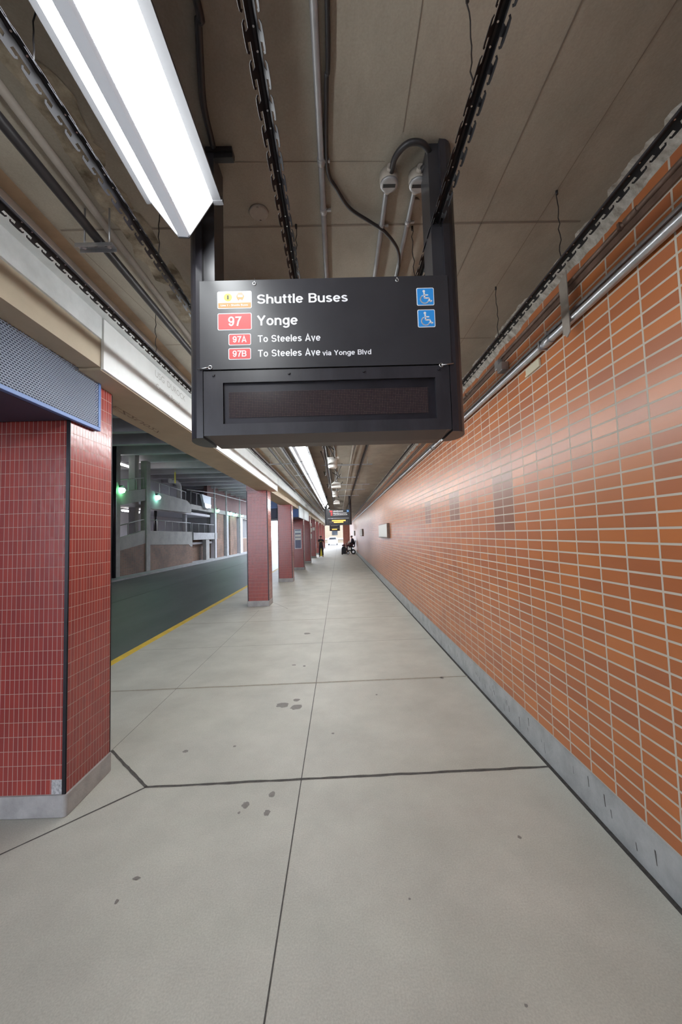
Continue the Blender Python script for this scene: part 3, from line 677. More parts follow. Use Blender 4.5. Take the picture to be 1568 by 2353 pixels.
# hanger wires
def wire(x, y, z0, label, z1=ZC, wav=.006):
    rw = random.Random(int(x * 1000 + y * 77)); pts = [(x + rw.uniform(-wav, wav) if 0 < k < 12 else x, y, z0 + (z1 - z0) * k / 12) for k in range(13)]
    m_ = MB(); m_.tube(pts, .0022, 6); m_.cyl((x, y, z1 - .02), .006, .02, 'Z', 8)
    tag(m_.build('hanger_wire', M['cable'], offset=(x, y, z1), loc=(x, y, z1)), label, 'wire', 'twisted wires holding the ceiling rails')
for (x, y, l) in ((1.105, 1.735, 'twisted hanger wire on the wall-side rail, nearer one'), (1.105, 2.45, 'twisted hanger wire on the wall-side rail, farther one'), (-0.178, 1.90, 'twisted hanger wire on the rail left of the ceiling conduit'),
                  (-0.785, 1.66, 'twisted hanger wire on the rail below the fluorescent light end'), (0.440, 1.93, 'twisted hanger wire beside the grey junction boxes'), (-1.231, 2.56, 'twisted hanger wire on the rail at the cladding end'),
                  (-1.231, 3.25, 'twisted hanger wire on the beam rail, left of the sign post'), (-0.178, 0.87, 'twisted hanger wire at the top edge near the dark rail'), (0.440, 1.06, 'twisted hanger wire at the top edge by the right rail'), (-0.785, 0.95, 'twisted hanger wire at the top left corner')):
    wire(x, y, ZR + .016, l)

# ------------------------------------------------------------------ fluorescent fixtures
LX = -0.562; LZ = 3.0
def make_light(y0, y1, label):
    ln = y1 - y0
    t = thing('light_fixture', label, 'light', (LX, y0, LZ), 'fluorescent lights in one row')
    h = MB()     # housing: top pan with side flanges, and thin end plates
    h.prism([(-.145, 0), (-.145, .012), (-.095, .075), (.095, .075), (.145, .012), (.145, 0), (.112, 0), (.112, .006), (-.126, .006), (-.126, 0)], 0, ln, 'Y')
    h.build('housing', M['housing'], t)
    for (a, b_) in ((0, .006), (ln - .006, ln)):
        e_ = MB(); e_.prism([(-.130, .004), (-.022, -.142), (.018, -.145), (.116, .004)], a, b_, 'Y'); e_.build('end_cap', M['housing'], t, bevel=.002)
    sp = MB(); sp.prism([(-.027, -.126), (-.020, -.139), (.014, -.142), (.024, -.130), (.010, -.120)], .006, ln - .006, 'Y'); sp.build('spine', M['spine'], t)
    lf = MB(); lf.prism([(-.124, .004), (-.027, -.128), (-.018, -.122), (-.112, .004)], .008, ln - .008, 'Y'); lf.build('diffuser', M['lens'], t)
    rt = MB(); rt.prism([(.110, .004), (.023, -.132), (.012, -.124), (.098, .004)], .008, ln - .008, 'Y'); rt.build('diffuser', M['lens'], t)
    for yy in (.25, ln - .25): MB().cyl((0, yy, .07), .005, ZC - LZ - .07, 'Z', 8).build('hanger_rod', M['conduit'], t)
    for yy in (.12, ln - .012):
        cl = MB(); cl.prism([(.112, -.004), (.150, -.004), (.150, .016), (.112, .004)], yy, yy + .02, 'Y'); cl.build('clip', M['housing'], t)
    return t
l0 = make_light(0.20, 1.40, 'near lit fluorescent fixture hanging in front of the sign\'s left post')
base = None
for k in range(11):
    y0 = 2.225 + 1.225 * k
    lb = '%s lit fluorescent fixture of the row beyond the hanging sign' % ORD[k].capitalize() if k else 'nearest lit fluorescent fixture of the row beyond the hanging sign'
    if base is None: base = make_light(y0, y0 + 1.215, lb)
    else: dup(base, (LX, y0, LZ), lb)

for k in range(9):  # added fixtures, mostly hidden, that brighten the far end
    dup(base, (LX, 16.6 + 3.1 * k, LZ), '%s added fluorescent fixture, hidden beyond the second hanging sign' % ORD[k])
# ------------------------------------------------------------------ conduits and boxes on the ceiling
def run(name, pts, r, m, label, cat, n=10, loc=None, group=None, extra=None):
    loc = loc or tuple(pts[0]); mb = MB(); mb.tube(pts, r, n)
    if extra: extra(mb)
    return tag(mb.build(name, m, offset=loc, loc=loc), label, cat, group)
def couplings(ys, x, z, r):
    def g(mb):
        for y in ys: mb.tube([(x, y - .015, z), (x, y + .015, z)], r, 10); mb.box(x + r * .6, x + r * 2.2, y - .006, y + .006, z - .004, z + .006)
    return g
run('ceiling_conduit', [(-.030, -1, ZC - .014), (-.029, 14, ZC - .014)], .0135, M['conduit'], 'grey conduit running straight along the ceiling above the sign', 'conduit', extra=couplings((1.55, 1.80, 3.2, 5), -.03, ZC - .014, .017))
run('ceiling_cable', spline([(.012, -.5, ZC - .012), (.012, 1.05, ZC - .012), (.002, 1.27, ZC - .012), (-.004, 1.58, ZC - .012), (.039, 1.69, ZC - .012), (.103, 1.794, ZC - .013), (.207, 1.868, ZC - .02), (.292, 1.921, ZC - .034), (.370, 2.02, ZC - .045), (.400, 2.13, ZC - .05), (.405, 2.31, ZC - .05), (.40, 3.4, ZC - .05)]), .0085, M['cable'], 'black cable curving across the ceiling above the sign', 'cable')
def jbox(x, y, label, ys_end):
    loc = (x, y, ZC - .035); t = thing('junction_box', label, 'junction box', loc, 'round junction boxes on the ceiling')
    m_ = MB(); m_.lathe((0, 0, 0), [(.042, .034), (.043, .0), (.040, -.012)], 20); m_.cyl((0, -.06, .012), .016, .03, 'Y', 12); m_.cyl((0, .035, .012), .016, .03, 'Y', 12); m_.build('body', M['paintcon'], t)
    m_ = MB(); m_.lathe((0, 0, 0), [(.0415, -.0125), (.040, -.020), (.030, -.022)], 20); lid = m_.build('lid', M['conduit'], t)
    m_ = MB(); m_.box(-.028, .028, -.008, .008, -.0236, -.0221); m_.build('label_strip', M['black'], lid)
    return t
jbox(.275, 1.63, 'left round junction box on the ceiling, with the long looping hose', 0)
jbox(.408, 1.635, 'right round junction box on the ceiling, beside the sign post', 0)
run('ceiling_conduit', [(.272, 1.68, ZC - .018), (.277, 4.6, ZC - .018)], .0125, M['conduit'], 'grey conduit leaving the left junction box', 'conduit', extra=couplings((1.90,), .272, ZC - .018, .016))
run('ceiling_conduit', [(.405, 1.68, ZC - .018), (.421, 4.6, ZC - .018)], .0115, M['conduit'], 'grey conduit leaving the right junction box', 'conduit', extra=couplings((1.88,), .407, ZC - .018, .015))
run('flexible_conduit', spline([(.280, 1.59, ZC - .03), (.290, 1.52, ZC - .03), (.335, 1.468, ZC - .03), (.400, 1.475, ZC - .03), (.448, 1.54, ZC - .035), (.462, 1.60, ZC - .06), (.468, 1.61, ZC - .14)]), .0125, M['cable'], 'black flexible hose looping from the left junction box to the sign post', 'hose')
run('flexible_conduit', spline([(.416, 1.58, ZC - .03), (.432, 1.555, ZC - .04), (.449, 1.585, ZC - .07), (.452, 1.60, ZC - .15)]), .0125, M['cable'], 'short black flexible hose from the right junction box to the post', 'hose')
tag(MB().cyl((.425, 1.775, ZC - .012), .022, .011, 'Z', 16).build('cover_plate', M['paintcon']), 'small round disc on the ceiling beside the right conduit', 'cover plate')
m_ = MB(); m_.lathe((-.355, 1.815, ZC), [(.048, -.0005), (.048, -.008), (.044, -.012)], 24)
for a in (0, math.pi): m_.cyl((-.355 + .0 * a, 1.815 + .04 * (1 if a else -1), ZC - .017), .005, .005, 'Z', 8)
tag(m_.build('cover_plate', M['paintcon']), 'round blank cover plate on the ceiling left of the centre rail', 'cover plate')
m_ = MB(); m_.box(-.51, -.40, 1.49, 1.535, ZC - .02, ZC - .001); m_.box(-.51, -.40, 1.50, 1.525, ZC - .04, ZC - .021)
tag(m_.build('ceiling_bracket', M['cable']), 'small dark bracket on the ceiling right of the near light', 'bracket')
run('ceiling_cable', spline([(-.385, .5, ZC - .013), (-.382, 1.04, ZC - .013), (-.395, 1.10, ZC - .013), (-.425, 1.2, ZC - .013), (-.46, 1.33, ZC - .013), (-.475, 1.48, ZC - .013)]), .012, M['cable'], 'thick dark cable on the ceiling right of the near light', 'cable')
run('ceiling_conduit', [(-1.15, -1, ZC - .02), (-1.15, 30, ZC - .02)], .0175, M['paintcon'], 'painted grey pipe along the flaking ceiling strip', 'pipe')
run('ceiling_conduit', [(-1.135, -1, 3.165), (-1.13, 1.8, 3.165), (-1.12, 3.0, 3.165), (-1.12, 30, 3.165)], .021, M['cable'], 'black flexible conduit held by the strut hanger left of the light', 'conduit')
def strut(x0, x1, y, z, label, rods):
    loc = ((x0 + x1) / 2, y, z); t = thing('strut_hanger', label, 'hanger', loc, 'grey strut hangers below the ceiling')
    m_ = MB(); m_.box(x0, x1, y, y + .041, z - .002, z); m_.box(x0, x1, y, y + .002, z - .02, z - .002); m_.box(x0, x1, y + .039, y + .041, z - .02, z - .002)
    q = x0 + .03
    m_.cur = 1
    while q < x1 - .03: m_.box(q, q + .016, y + .015, y + .026, z - .0026, z - .002); q += .05
    m_.build('channel', [M['galv'], M['black']], t, offset=loc)
    for rx in rods:
        r_ = MB(); r_.cyl((rx, y + .02, z), .0045, ZC - z, 'Z', 8); r_.cyl((rx, y + .02, z - .014), .009, .012, 'Z', 6); r_.build('rod', M['galv'], t, offset=loc)
strut(-1.235, -1.055, 1.755, 3.142, 'grey strut hanger carrying the black conduit left of the light', (-1.20, -1.08))
strut(-1.45, .46, 5.9, 3.15, 'long grey strut hanger crossing the ceiling just beyond the sign', (-1.3, -.85, .1, .4))
strut(-1.0, -.62, 9.0, 3.15, 'short grey strut hanger left of the light row', (-.95, -.68))
strut(0.02, .55, 9.6, 3.16, 'grey strut hanger behind the second white ceiling can', (.1, .5))
strut(-.05, .9, 12.3, 3.16, 'grey strut hanger behind the third white ceiling can', (.05, .8))
strut(-.05, .8, 14.2, 3.16, 'farthest grey strut hanger, just before the second sign', (.05, .7))
strut(-.35, .75, 7.9, 3.17, 'grey strut hanger between the first and second white units', (-.25, .65))
strut(-1.45, -.75, 7.6, 3.17, 'grey strut hanger near the beam, left of the light row', (-1.35, -.85))
strut(-.30, .95, 11.1, 3.17, 'grey strut hanger between the second and third white units', (-.2, .85))
strut(-1.45, -.75, 11.6, 3.17, 'farther grey strut hanger near the beam', (-1.35, -.85))
# white ceiling cans and boxes
def can(x, y, label, kind):
    t = thing('ceiling_can', label, 'ceiling unit', (x, y, 2.92), 'white units hanging in a line from the ceiling')
    if kind == 0:
        m_ = MB(); m_.lathe((0, 0, 0), [(.070, 0), (.080, .012), (.084, .03), (.088, .18)], 24); m_.build('body', M['wbox'], t)
        m_ = MB(); m_.box(-.12, .12, -.05, .10, .181, .196); m_.build('mounting_plate', M['wbox'], t)
    else:
        m_ = MB(); m_.prism([(-.125, 0), (.125, 0), (.115, .13), (-.06, .15), (-.115, .10)], -.1, .1, 'Y'); m_.build('body', M['wbox'], t, bevel=.006)
        m_ = MB(); m_.box(-.05, .05, -.05, .05, .146, .17); m_.build('mounting_plate', M['conduit'], t)
    for s_ in (-.03, .03): MB().cyl((s_, .02, .165), .006, ZC - 2.92 - .165, 'Z', 8).build('stem', M['conduit'], t)
can(-.07, 4.8, 'white unit showing just below the large sign\'s bottom edge', 1)
can(-.075, 6.9, 'nearest white round can hanging behind the large sign', 0); can(-.035, 9.9, 'white box-shaped unit hanging below the first white can', 1)
can(-.085, 12.3, 'second white round can, farther along the ceiling', 0); can(-.05, 15.2, 'farthest white box-shaped unit, just above the second sign', 1)
run('ceiling_cable', spline([(.08, 4.78, ZC - .1), (.22, 4.9, ZC - .06), (.34, 5.2, ZC - .05), (.36, 5.8, ZC - .04), (.33, 8, ZC - .03), (.33, 12, ZC - .03)]), .009, M['cable'], 'dark cable arching right from the unit behind the large sign', 'cable')
run('ceiling_cable', spline([(-.12, 4.8, ZC - .1), (-.05, 5.6, ZC - .16), (-.03, 6.4, ZC - .12), (-.06, 6.86, ZC - .17)]), .008, M['cable'], 'dark cable dropping to the nearest white can', 'cable')
for k, (x, y0, lb) in enumerate(((-.30, 4.0, 'dark hose hanging down beside the light row'), (-.30, 7.2, 'dark looped hose beside the light row farther on'), (-.30, 9.6, 'farthest dark looped hose beside the light row'))):
    run('ceiling_cable', spline([(x, y0, ZC - .03), (x + .05, y0 + .7, ZC - .10), (x + .06, y0 + 1.3, ZC - .22), (x + .02, y0 + 1.9, ZC - .20), (x - .03, y0 + 2.3, ZC - .04)]), .011, M['cable'], lb, 'hose')
run('ceiling_conduit', [(-.2, 4, ZC - .012), (-.14, 12, ZC - .012)], .011, M['cable'], 'dark conduit slanting along the ceiling right of the light row', 'conduit')
for k, (x, lb) in enumerate(((-.75, 'grey pipe along the ceiling left of the light row'), (-.90, 'grey pipe along the ceiling beside the black conduit'), (.30, 'brown pipe along the ceiling right of the white cans'))):
    run('ceiling_conduit', [(x, 5.0, ZC - .10), (x, 30, ZC - .10)], .02, M['paintcon'], lb, 'pipe')

for k, (x, y0, a, lb) in enumerate(((-.18, 5.3, .16, 'dark cable looping right of the light row, nearest'), (-.22, 6.2, .2, 'dark cable looping beside the nearest white can'), (-.16, 8.3, .22, 'dark cable looping before the box-shaped unit'), (.12, 8.6, -.15, 'dark cable looping right of the box-shaped unit'), (-.2, 10.6, .2, 'dark cable looping before the second white can'), (.16, 11.6, -.2, 'dark cable looping right of the second white can'), (-.15, 13.4, .2, 'dark cable looping before the farthest unit'))):
    run('ceiling_cable', spline([(x, y0, ZC - .02), (x + a * .6, y0 + .35, ZC - .16), (x + a, y0 + .8, ZC - .26), (x + a * .7, y0 + 1.2, ZC - .14), (x + a * .2, y0 + 1.5, ZC - .02)]), .009, M['cable'], lb, 'cable')
# ------------------------------------------------------------------ conduits on the orange wall
def wallrun(z, r, m, label, ys, x):
    mb = MB(); mb.tube([(x, YB + 1, z), (x, 45, z)], r, 12)
    for y in ys: mb.tube([(x, y - .04, z), (x, y + .04, z)], r * 1.22, 12); mb.box(x - r * 1.3, XW, y + .06, y + .075, z - r * 1.3, z + r * 1.3)
    return tag(mb.build('wall_conduit', m, offset=(x, 0, z), loc=(x, 0, z)), label, 'conduit', 'conduits along the orange wall')
wallrun(2.948, .024, M['galv'], 'thick shiny grey conduit, lowest on the orange wall', (2.45, 5.5, 8.5, 11.5), 1.437)
wallrun(3.008, .0115, M['galv'], 'thin grey conduit just above the thick one on the orange wall', (2.4, 5.4, 8.4), 1.449)
wallrun(3.185, .014, M['browntrim'], 'brown-grey conduit near the top of the orange wall', (1.72, 4.0, 6.5), 1.449)
m_ = MB(); m_.box(1.452, 1.463, YB, 30, 3.135, 3.172); tag(m_.build('conduit_shadow', M['browntrim']), 'dark strip as painted shadow under the top conduit on the orange wall', 'strip')  # dark strip stands in for the shadow below the top conduit
m_ = MB(); m_.prism([(2.17, 2.86), (2.20, 2.84), (2.235, 2.88), (2.25, 3.20), (2.17, 3.24)], 1.405, 1.410, 'X'); tag(m_.build('metal_strap', M['paintcon']), 'bent grey metal strap hanging over the wall conduits', 'strap')
m_ = MB(); m_.box(1.40, 1.463, 3.08, 3.17, 3.035, 3.105); m_.box(1.41, 1.455, 3.17, 3.24, 3.09, 3.165); tag(m_.build('outlet_box', M['galv'], bevel=.004), 'small grey metal box on the wall conduits beside the sign', 'outlet box')
m_ = MB(); m_.box(1.448, 1.464, 2.60, 2.79, 2.845, 2.905); m_.box(1.455, 1.464, 2.79, 2.815, 2.850, 2.866); tag(m_.build('wall_plate', M['cream'], bevel=.003), 'small cream plate on the orange wall below the conduits', 'plate')
def wall_frame(y0, y1, z0, z1, label):
    t = thing('display_case', label, 'display case', (1.42, (y0 + y1) / 2, z0), 'shallow display cases on the orange wall')
    loc = (1.42, (y0 + y1) / 2, z0)
    m_ = MB(); m_.box(1.385, 1.463, y0, y1, z0, z1); m_.build('case', M['browntrim'], t, bevel=.004, offset=loc)
    m_ = MB(); m_.box(1.378, 1.384, y0 + .04, y1 - .04, z0 + .03, z1 - .02); m_.build('panel', M['paper'], t, offset=loc)
wall_frame(10.85, 13.1, 1.555, 1.985, 'nearest shallow display case with a pale face on the orange wall')
wall_frame(22.5, 24.6, 1.555, 1.985, 'middle display case on the orange wall'); wall_frame(33.8, 35.8, 1.555, 1.985, 'farthest display case on the orange wall, behind the seated person')

# poster and notices on columns
t = thing('poster', 'framed dark poster on the fourth red column', 'poster', (-2.02, 18.84, 1.05))
loc = (-2.02, 18.84, 1.05)
MB().box(-2.20, -1.86, 18.825, 18.848, 1.05, 2.02).build('frame', M['frame'], t, bevel=.004, offset=loc)
MB().box(-2.175, -1.885, 18.822, 18.8248, 1.08, 1.99).build('sheet', M['poster'], t, offset=loc)
q = MB(); q.box(-2.165, -1.895, 18.8195, 18.8218, 1.48, 1.60); q.box(-2.165, -1.895, 18.8195, 18.8218, 1.64, 1.76); q.build('text_panel', M['paper'], t, offset=loc)
q = MB(); q.box(-2.175, -1.885, 18.8195, 18.8218, 1.82, 1.95); q.build('heading_panel', M['greyp'], t, offset=loc)
for k, (x0, x1, z0, z1, lb) in enumerate(((-2.22, -2.02, 2.35, 2.60, 'topmost paper notice on the sixth column'), (-2.20, -2.00, 1.95, 2.25, 'second paper notice from the top of the sixth column'), (-1.96, -1.80, 2.05, 2.28, 'right-hand paper notice on the sixth column'), (-2.20, -2.03, 1.45, 1.80, 'lowest paper notice on the sixth column'))):
    tag(MB().box(x0, x1, 28.486, 28.496, z0, z1).build('paper_notice', M['paper']), lb, 'notice', 'paper notices on the sixth column')

# ------------------------------------------------------------------ bus bay on the left
XS = -11.0
struct(MB().box(-14.2, -10.25, YB, 54, -0.35, -0.08).build('far_kerb', M['kerb']))
struct(MB().box(-14.4, -14.2, 12.0, 54, -0.08, 7.0).build('wall_far', M['pale']))
struct(MB().box(-14.4, -2.02, -16.0, 30, 6.95, 7.25).box(-14.4, -7.2, 30, 54, 6.95, 7.25).build('bay_roof', M['bayroof']))  # unseen opening shaped to let daylight onto the far platform
struct(MB().box(-14.2, -11.0, -12.0, 17.9, -0.08, 6.95).build('unseen_wall_near', M['concd']))  # out-of-view wall, added to cut sky light on the near platform
k = 0
for i in range(34):
    y = -13.5 + 2.1 * i
    if y > 53.5: break
    struct(MB().prism([(y - .16, 6.28), (y + .16, 6.28), (y + .26, 6.95), (y - .26, 6.95)], -14.2, -2.3 if y < 30 else -7.25, 'X').build('ceiling_joist', M['joist']))
struct(MB().box(-14.2, -11.35, 18.0, 33.5, 3.55, 3.75).build('upper_deck', M['pale']))
struct(MB().box(-14.2, -11.35, 18.0, 34.0, 1.25, 1.42).build('lower_deck', M['pale']))
def cpost(x0, x1, y0, y1, z0, z1, m, label, name='concrete_post', cat='post', group='posts of the far side of the bus bay'):
    return tag(MB().box(x0, x1, y0, y1, z0, z1).build(name, m, bevel=.01), label, cat, group)
cpost(-11.25, -10.98, 18.75, 19.12, -.08, 6.27, M['conc'], 'grey concrete post with the green lamp, leftmost across the road')
cpost(-11.32, -10.98, 21.72, 22.18, -.08, 6.27, M['conc'], 'grey concrete post left of the teal lamp across the road')
cpost(-11.75, -11.40, 21.25, 21.70, 1.43, 6.94, M['pale'], 'white inner post beside the second concrete post across the road')
run('drain_pipe', [(-10.9, 18.45, -.08), (-10.9, 18.45, 6.9)], .09, M['dark'], 'dark drainpipe left of the leftmost concrete post', 'pipe', n=12)
def parapet(name, pts, x0, x1, m, label, brickpts=None):
    loc = (x0, pts[0][0], pts[0][1]); t = thing(name, label, 'parapet', loc)
    MB().prism(pts, x0, x1, 'X').build('concrete_band', M['conc'], t, offset=loc)
    if brickpts: MB().prism(brickpts, x0 - .02, x1 - .02, 'X').build('brick_base', M['dullbrick'], t, offset=loc)
    return t
parapet('parapet_wall', [(19.13, 1.20), (21.70, 1.52), (21.70, 2.27), (19.13, 1.83)], -11.2, -11.02, M['conc'], 'sloping lower parapet on brick between the two concrete posts', [(19.13, -.08), (21.70, -.08), (21.70, 1.515), (19.13, 1.195)])
parapet('parapet_wall', [(19.13, 3.50), (21.70, 3.97), (21.70, 4.64), (19.13, 4.18)], -11.2, -11.02, M['conc'], 'sloping upper parapet between the two concrete posts')
parapet('parapet_wall', [(22.19, 1.42), (27.9, 1.30), (28.3, 1.13), (28.6, 1.13), (28.6, 2.22), (22.19, 2.23)], -11.2, -11.02, M['conc'], 'long lower concrete parapet on brick right of the posts', [(22.19, -.08), (28.6, -.08), (28.6, 1.125), (28.28, 1.125), (27.88, 1.295), (22.19, 1.415)])
parapet('parapet_wall', [(22.19, 3.55), (28.45, 3.63), (28.45, 4.2), (27.6, 4.50), (22.19, 4.63)], -11.2, -11.02, M['conc'], 'long upper concrete parapet behind the teal lamp')
tag(MB().box(-12.6, -10.95, 28.65, 34.2, 1.60, 2.16).build('landing_slab', M['kerb'], bevel=.01), 'pale concrete landing slab sticking out across the road', 'slab')
struct(MB().box(-11.9, -11.6, 28.62, 53.9, -.08, 1.59).build('bay_brick', M['dullbrick']))
cpost(-11.3, -11.0, 31.5, 32.3, -.08, 1.59, M['conc'], 'short grey post under the pale landing slab')
tag(MB().box(-11.6, -11.1, 28.50, 53.5, 3.95, 4.32).build('upper_slab', M['conc']), 'upper concrete ledge carrying the far green lamps', 'ledge')
struct(MB().box(-11.9, -11.62, 33.6, 53.9, 4.33, 6.9).build('bay_upper_brick', M['upbrick']))
struct(MB().box(-11.9, -11.62, 34.3, 53.9, 1.60, 3.94).build('bay_inner_wall', M['concd']))
for k, (y, lb) in enumerate(((33.5, 'thin pale steel post at the end of the landing slab'), (37.0, 'thin pale steel post, second beyond the landing'), (42.07, 'thin pale steel post beside the nearest free column'))):
    cpost(-11.02, -10.90, y, y + .12, -.08, 6.27, M['kerb'], lb, 'steel_post', 'post', 'thin posts beyond the landing slab')
for k, (y0, y1, m, lb) in enumerate(((34.2, 34.7, M['pale'], 'pale door reveal just beyond the landing post'), (34.8, 36.8, M['dullbrick'], 'brown brick pier beyond the landing post'), (37.5, 38.5, M['kerb'], 'pale jamb behind the second thin post'), (39.0, 41.5, M['dullbrick'], 'second brick pier behind the thin posts'), (42.7, 44.1, M['pale'], 'pale jamb just left of the free column'))):
    cpost(-11.55, -11.15, y0, y1, -.08, 3.94, m, lb, 'wall_pier', 'pier', 'piers along the far side of the road')
def railing(x, pts, h, label, post_gap=1.2):
    loc = (x, pts[0][0], pts[0][1]); t = thing('railing', label, 'railing', loc, 'thin metal railings across the road')
    top = [(x, y, z + h) for (y, z) in pts]
    MB().tube(top, .025, 8).build('handrail', M['pipe'], t, offset=loc)
    for (a, b_) in zip(pts[:-1], pts[1:]):
        n_ = max(1, int((b_[0] - a[0]) / post_gap))
        for i in range(n_ + 1):
            y = a[0] + (b_[0] - a[0]) * i / n_; z = a[1] + (b_[1] - a[1]) * i / n_
            MB().cyl((x, y, z), .02, h, 'Z', 8).build('baluster', M['pipe'], t, offset=loc)
railing(-11.1, [(19.2, 4.18), (21.65, 4.64)], .62, 'railing on the sloping upper parapet', .8)
railing(-11.1, [(19.2, 1.84), (21.65, 2.27)], .62, 'railing on the sloping lower parapet', .8)
railing(-11.1, [(22.25, 4.63), (27.6, 4.50)], .62, 'railing on the long upper parapet', 1.3)
railing(-11.1, [(22.25, 2.23), (28.5, 2.22)], .66, 'railing on the long lower parapet', 1.0)
railing(-11.1, [(28.8, 2.16), (34.0, 2.16)], .72, 'railing on the pale landing slab', 1.05)
railing(-11.12, [(28.6, 4.32), (34.5, 4.32)], .95, 'railing on the upper ledge behind the hanging sack', 1.0)
run('overhead_pipe', [(-10.98, 27.5, 5.29), (-10.84, 33, 5.62), (-10.84, 45, 5.90)], .035, M['pipe'], 'thin pale pipe running above the far green lamps', 'pipe')
run('elbow_pipe', spline([(-11.5, 25.9, 5.72), (-11.4, 26.5, 5.74), (-11.3, 26.85, 5.55), (-11.3, 26.95, 5.2), (-11.3, 26.95, 4.55)]), .16, M['pipe'], 'fat pale elbow pipe above the long upper parapet', 'pipe', n=14)
run('elbow_pipe', [(-11.4, 23.6, 1.45), (-11.4, 23.6, 2.6), (-11.45, 23.75, 3.5)], .09, M['dark'], 'dark pipe behind the long lower parapet', 'pipe', n=10)
run('elbow_pipe', [(-11.4, 28.1, 1.45), (-11.4, 28.1, 3.5)], .16, M['pipe'], 'pale upright pipe at the end of the long lower parapet', 'pipe', n=12)
tag(MB().box(-11.05, -11.0, 25.58, 25.70, 5.5, 6.25).box(-11.03, -11.02, 25.63, 25.65, 6.25, 6.96).build('hanging_tape', M['tape']), 'yellow tape hanging from the bay ceiling', 'tape')
m_ = MB(); pts = [(30.35, 5.25), (32.5, 5.22), (32.45, 4.5), (32.3, 4.18), (31.9, 4.24), (31.4, 4.16), (30.95, 4.24), (30.7, 4.7)]
m_.prism(pts, -11.09, -10.90, 'X'); m_.cur = 1; m_.prism([(30.80, 4.62), (32.47, 4.55), (32.32, 4.16), (31.9, 4.22), (31.4, 4.14), (30.93, 4.22)], -10.899, -10.86, 'X')
tag(m_.build('hanging_sack', [M['greyp'], M['bagw']], bevel=.03), 'grey sack with a white bottom hanging on the railing', 'sack')
def lamp(y, z, m, label, r=.11):
    t = thing('wall_lamp', label, 'lamp', (-10.9, y, z), 'green lamps across the road')
    g = MB(); g.lathe((0, 0, 0), [(.01, -r), (r * .7, -r * .75), (r, -.0), (r * .7, r * .6), (.02, r * .75)], 16); g.build('lens', m, t)
    g = MB(); g.box(-.10, -.02, -r * .8, r * .8, r * .76, r * 1.15); g.box(-.10, r * .7, -r * .9, r * .9, r * 1.15, r * 1.4); g.build('hood', M['dark'], t)
lamp(19.12, 4.26, M['green'], 'bright green lamp on the leftmost concrete post', .16)
lamp(22.96, 4.27, M['teal'], 'bright teal-white lamp on the long upper parapet', .15)
lamp(34.35, 4.17, M['green'], 'green lamp at the start of the far upper ledge', .14)
lamp(38.4, 4.12, M['teal'], 'largest of the pale green lamps on the far ledge', .17); lamp(40.4, 4.09, M['teal'], 'second pale green lamp on the far ledge', .16); lamp(43.0, 4.11, M['green'], 'farthest green lamp on the ledge', .13)
def bay_tube(y0, y1, z, label):
    t = thing('tube_light', label, 'light', (-12.3, (y0 + y1) / 2, z), 'tube lights inside the far building')
    g = MB(); g.tube([(0, y0 - (y0 + y1) / 2, 0), (0, y1 - (y0 + y1) / 2, 0)], .05, 10); g.build('tube', M['tube'], t)
    g = MB(); g.box(-.08, .08, y0 - (y0 + y1) / 2 - .05, y1 - (y0 + y1) / 2 + .05, .05, .12); g.build('batten', M['pale'], t)
    top = 6.96 if z > 5 else 3.56
    for yy in (-.6, .6): MB().cyl((0, yy, .12), .012, top - z - .12, 'Z', 8).build('hanger_rod', M['dark'], t)
bay_tube(20.9, 23.2, 6.05, 'upper lit tube light across the road'); bay_tube(21.6, 23.4, 3.42, 'lower lit tube light across the road')

# ------------------------------------------------------------------ far end and outdoors
struct(MB().box(0.58, 1.46, YE, YE + .4, -.15, 4.0).build('wall_end', M['pinkbrick']))
struct(MB().box(-60, 60, YE, 160, -.5, -.16).build('ground', M['ground']))
struct(MB().box(-60, 60, -60, YB, -.5, -.16).build('ground', M['ground']))
struct(MB().box(-60, -14.4, YB, YE, -.5, -.16).build('ground', M['ground']))
loc = (0, 84, -.16); t = thing('building', 'beige building in daylight beyond the far exit', 'building', loc)
MB().box(-7, 9, 84, 90, -.16, 6).build('wall', M['beige'], t, offset=loc)
MB().box(-1.5, -.3, 83.9, 83.99, 1.6, 3.0).build('window', M['glass'], t, offset=loc)
MB().box(-7, 9, 83.8, 83.99, .6, .9).build('ledge', M['conc'], t, offset=loc)
loc = (-1.1, 66, -.16); t = thing('car', 'white car parked outside the far exit', 'car', loc)
m_ = MB(); m_.prism([(-.85, .3), (.85, .3), (.9, .8), (.8, 1.0), (.62, 1.45), (-.62, 1.45), (-.8, 1.0), (-.9, .8)], 0, 4.0, 'Y'); m_.build('body', M['carw'], t, bevel=.08)
m_ = MB(); m_.prism([(-.66, 1.0), (.66, 1.0), (.54, 1.36), (-.54, 1.36)], -.02, .0, 'Y'); m_.build('windscreen', M['glass'], t)
for sx in (-.8, .65):
    for sy in (.5, 3.2): MB().cyl((sx, sy, .30), .30, .16, 'X', 18).build('wheel', M['rubber'], t)

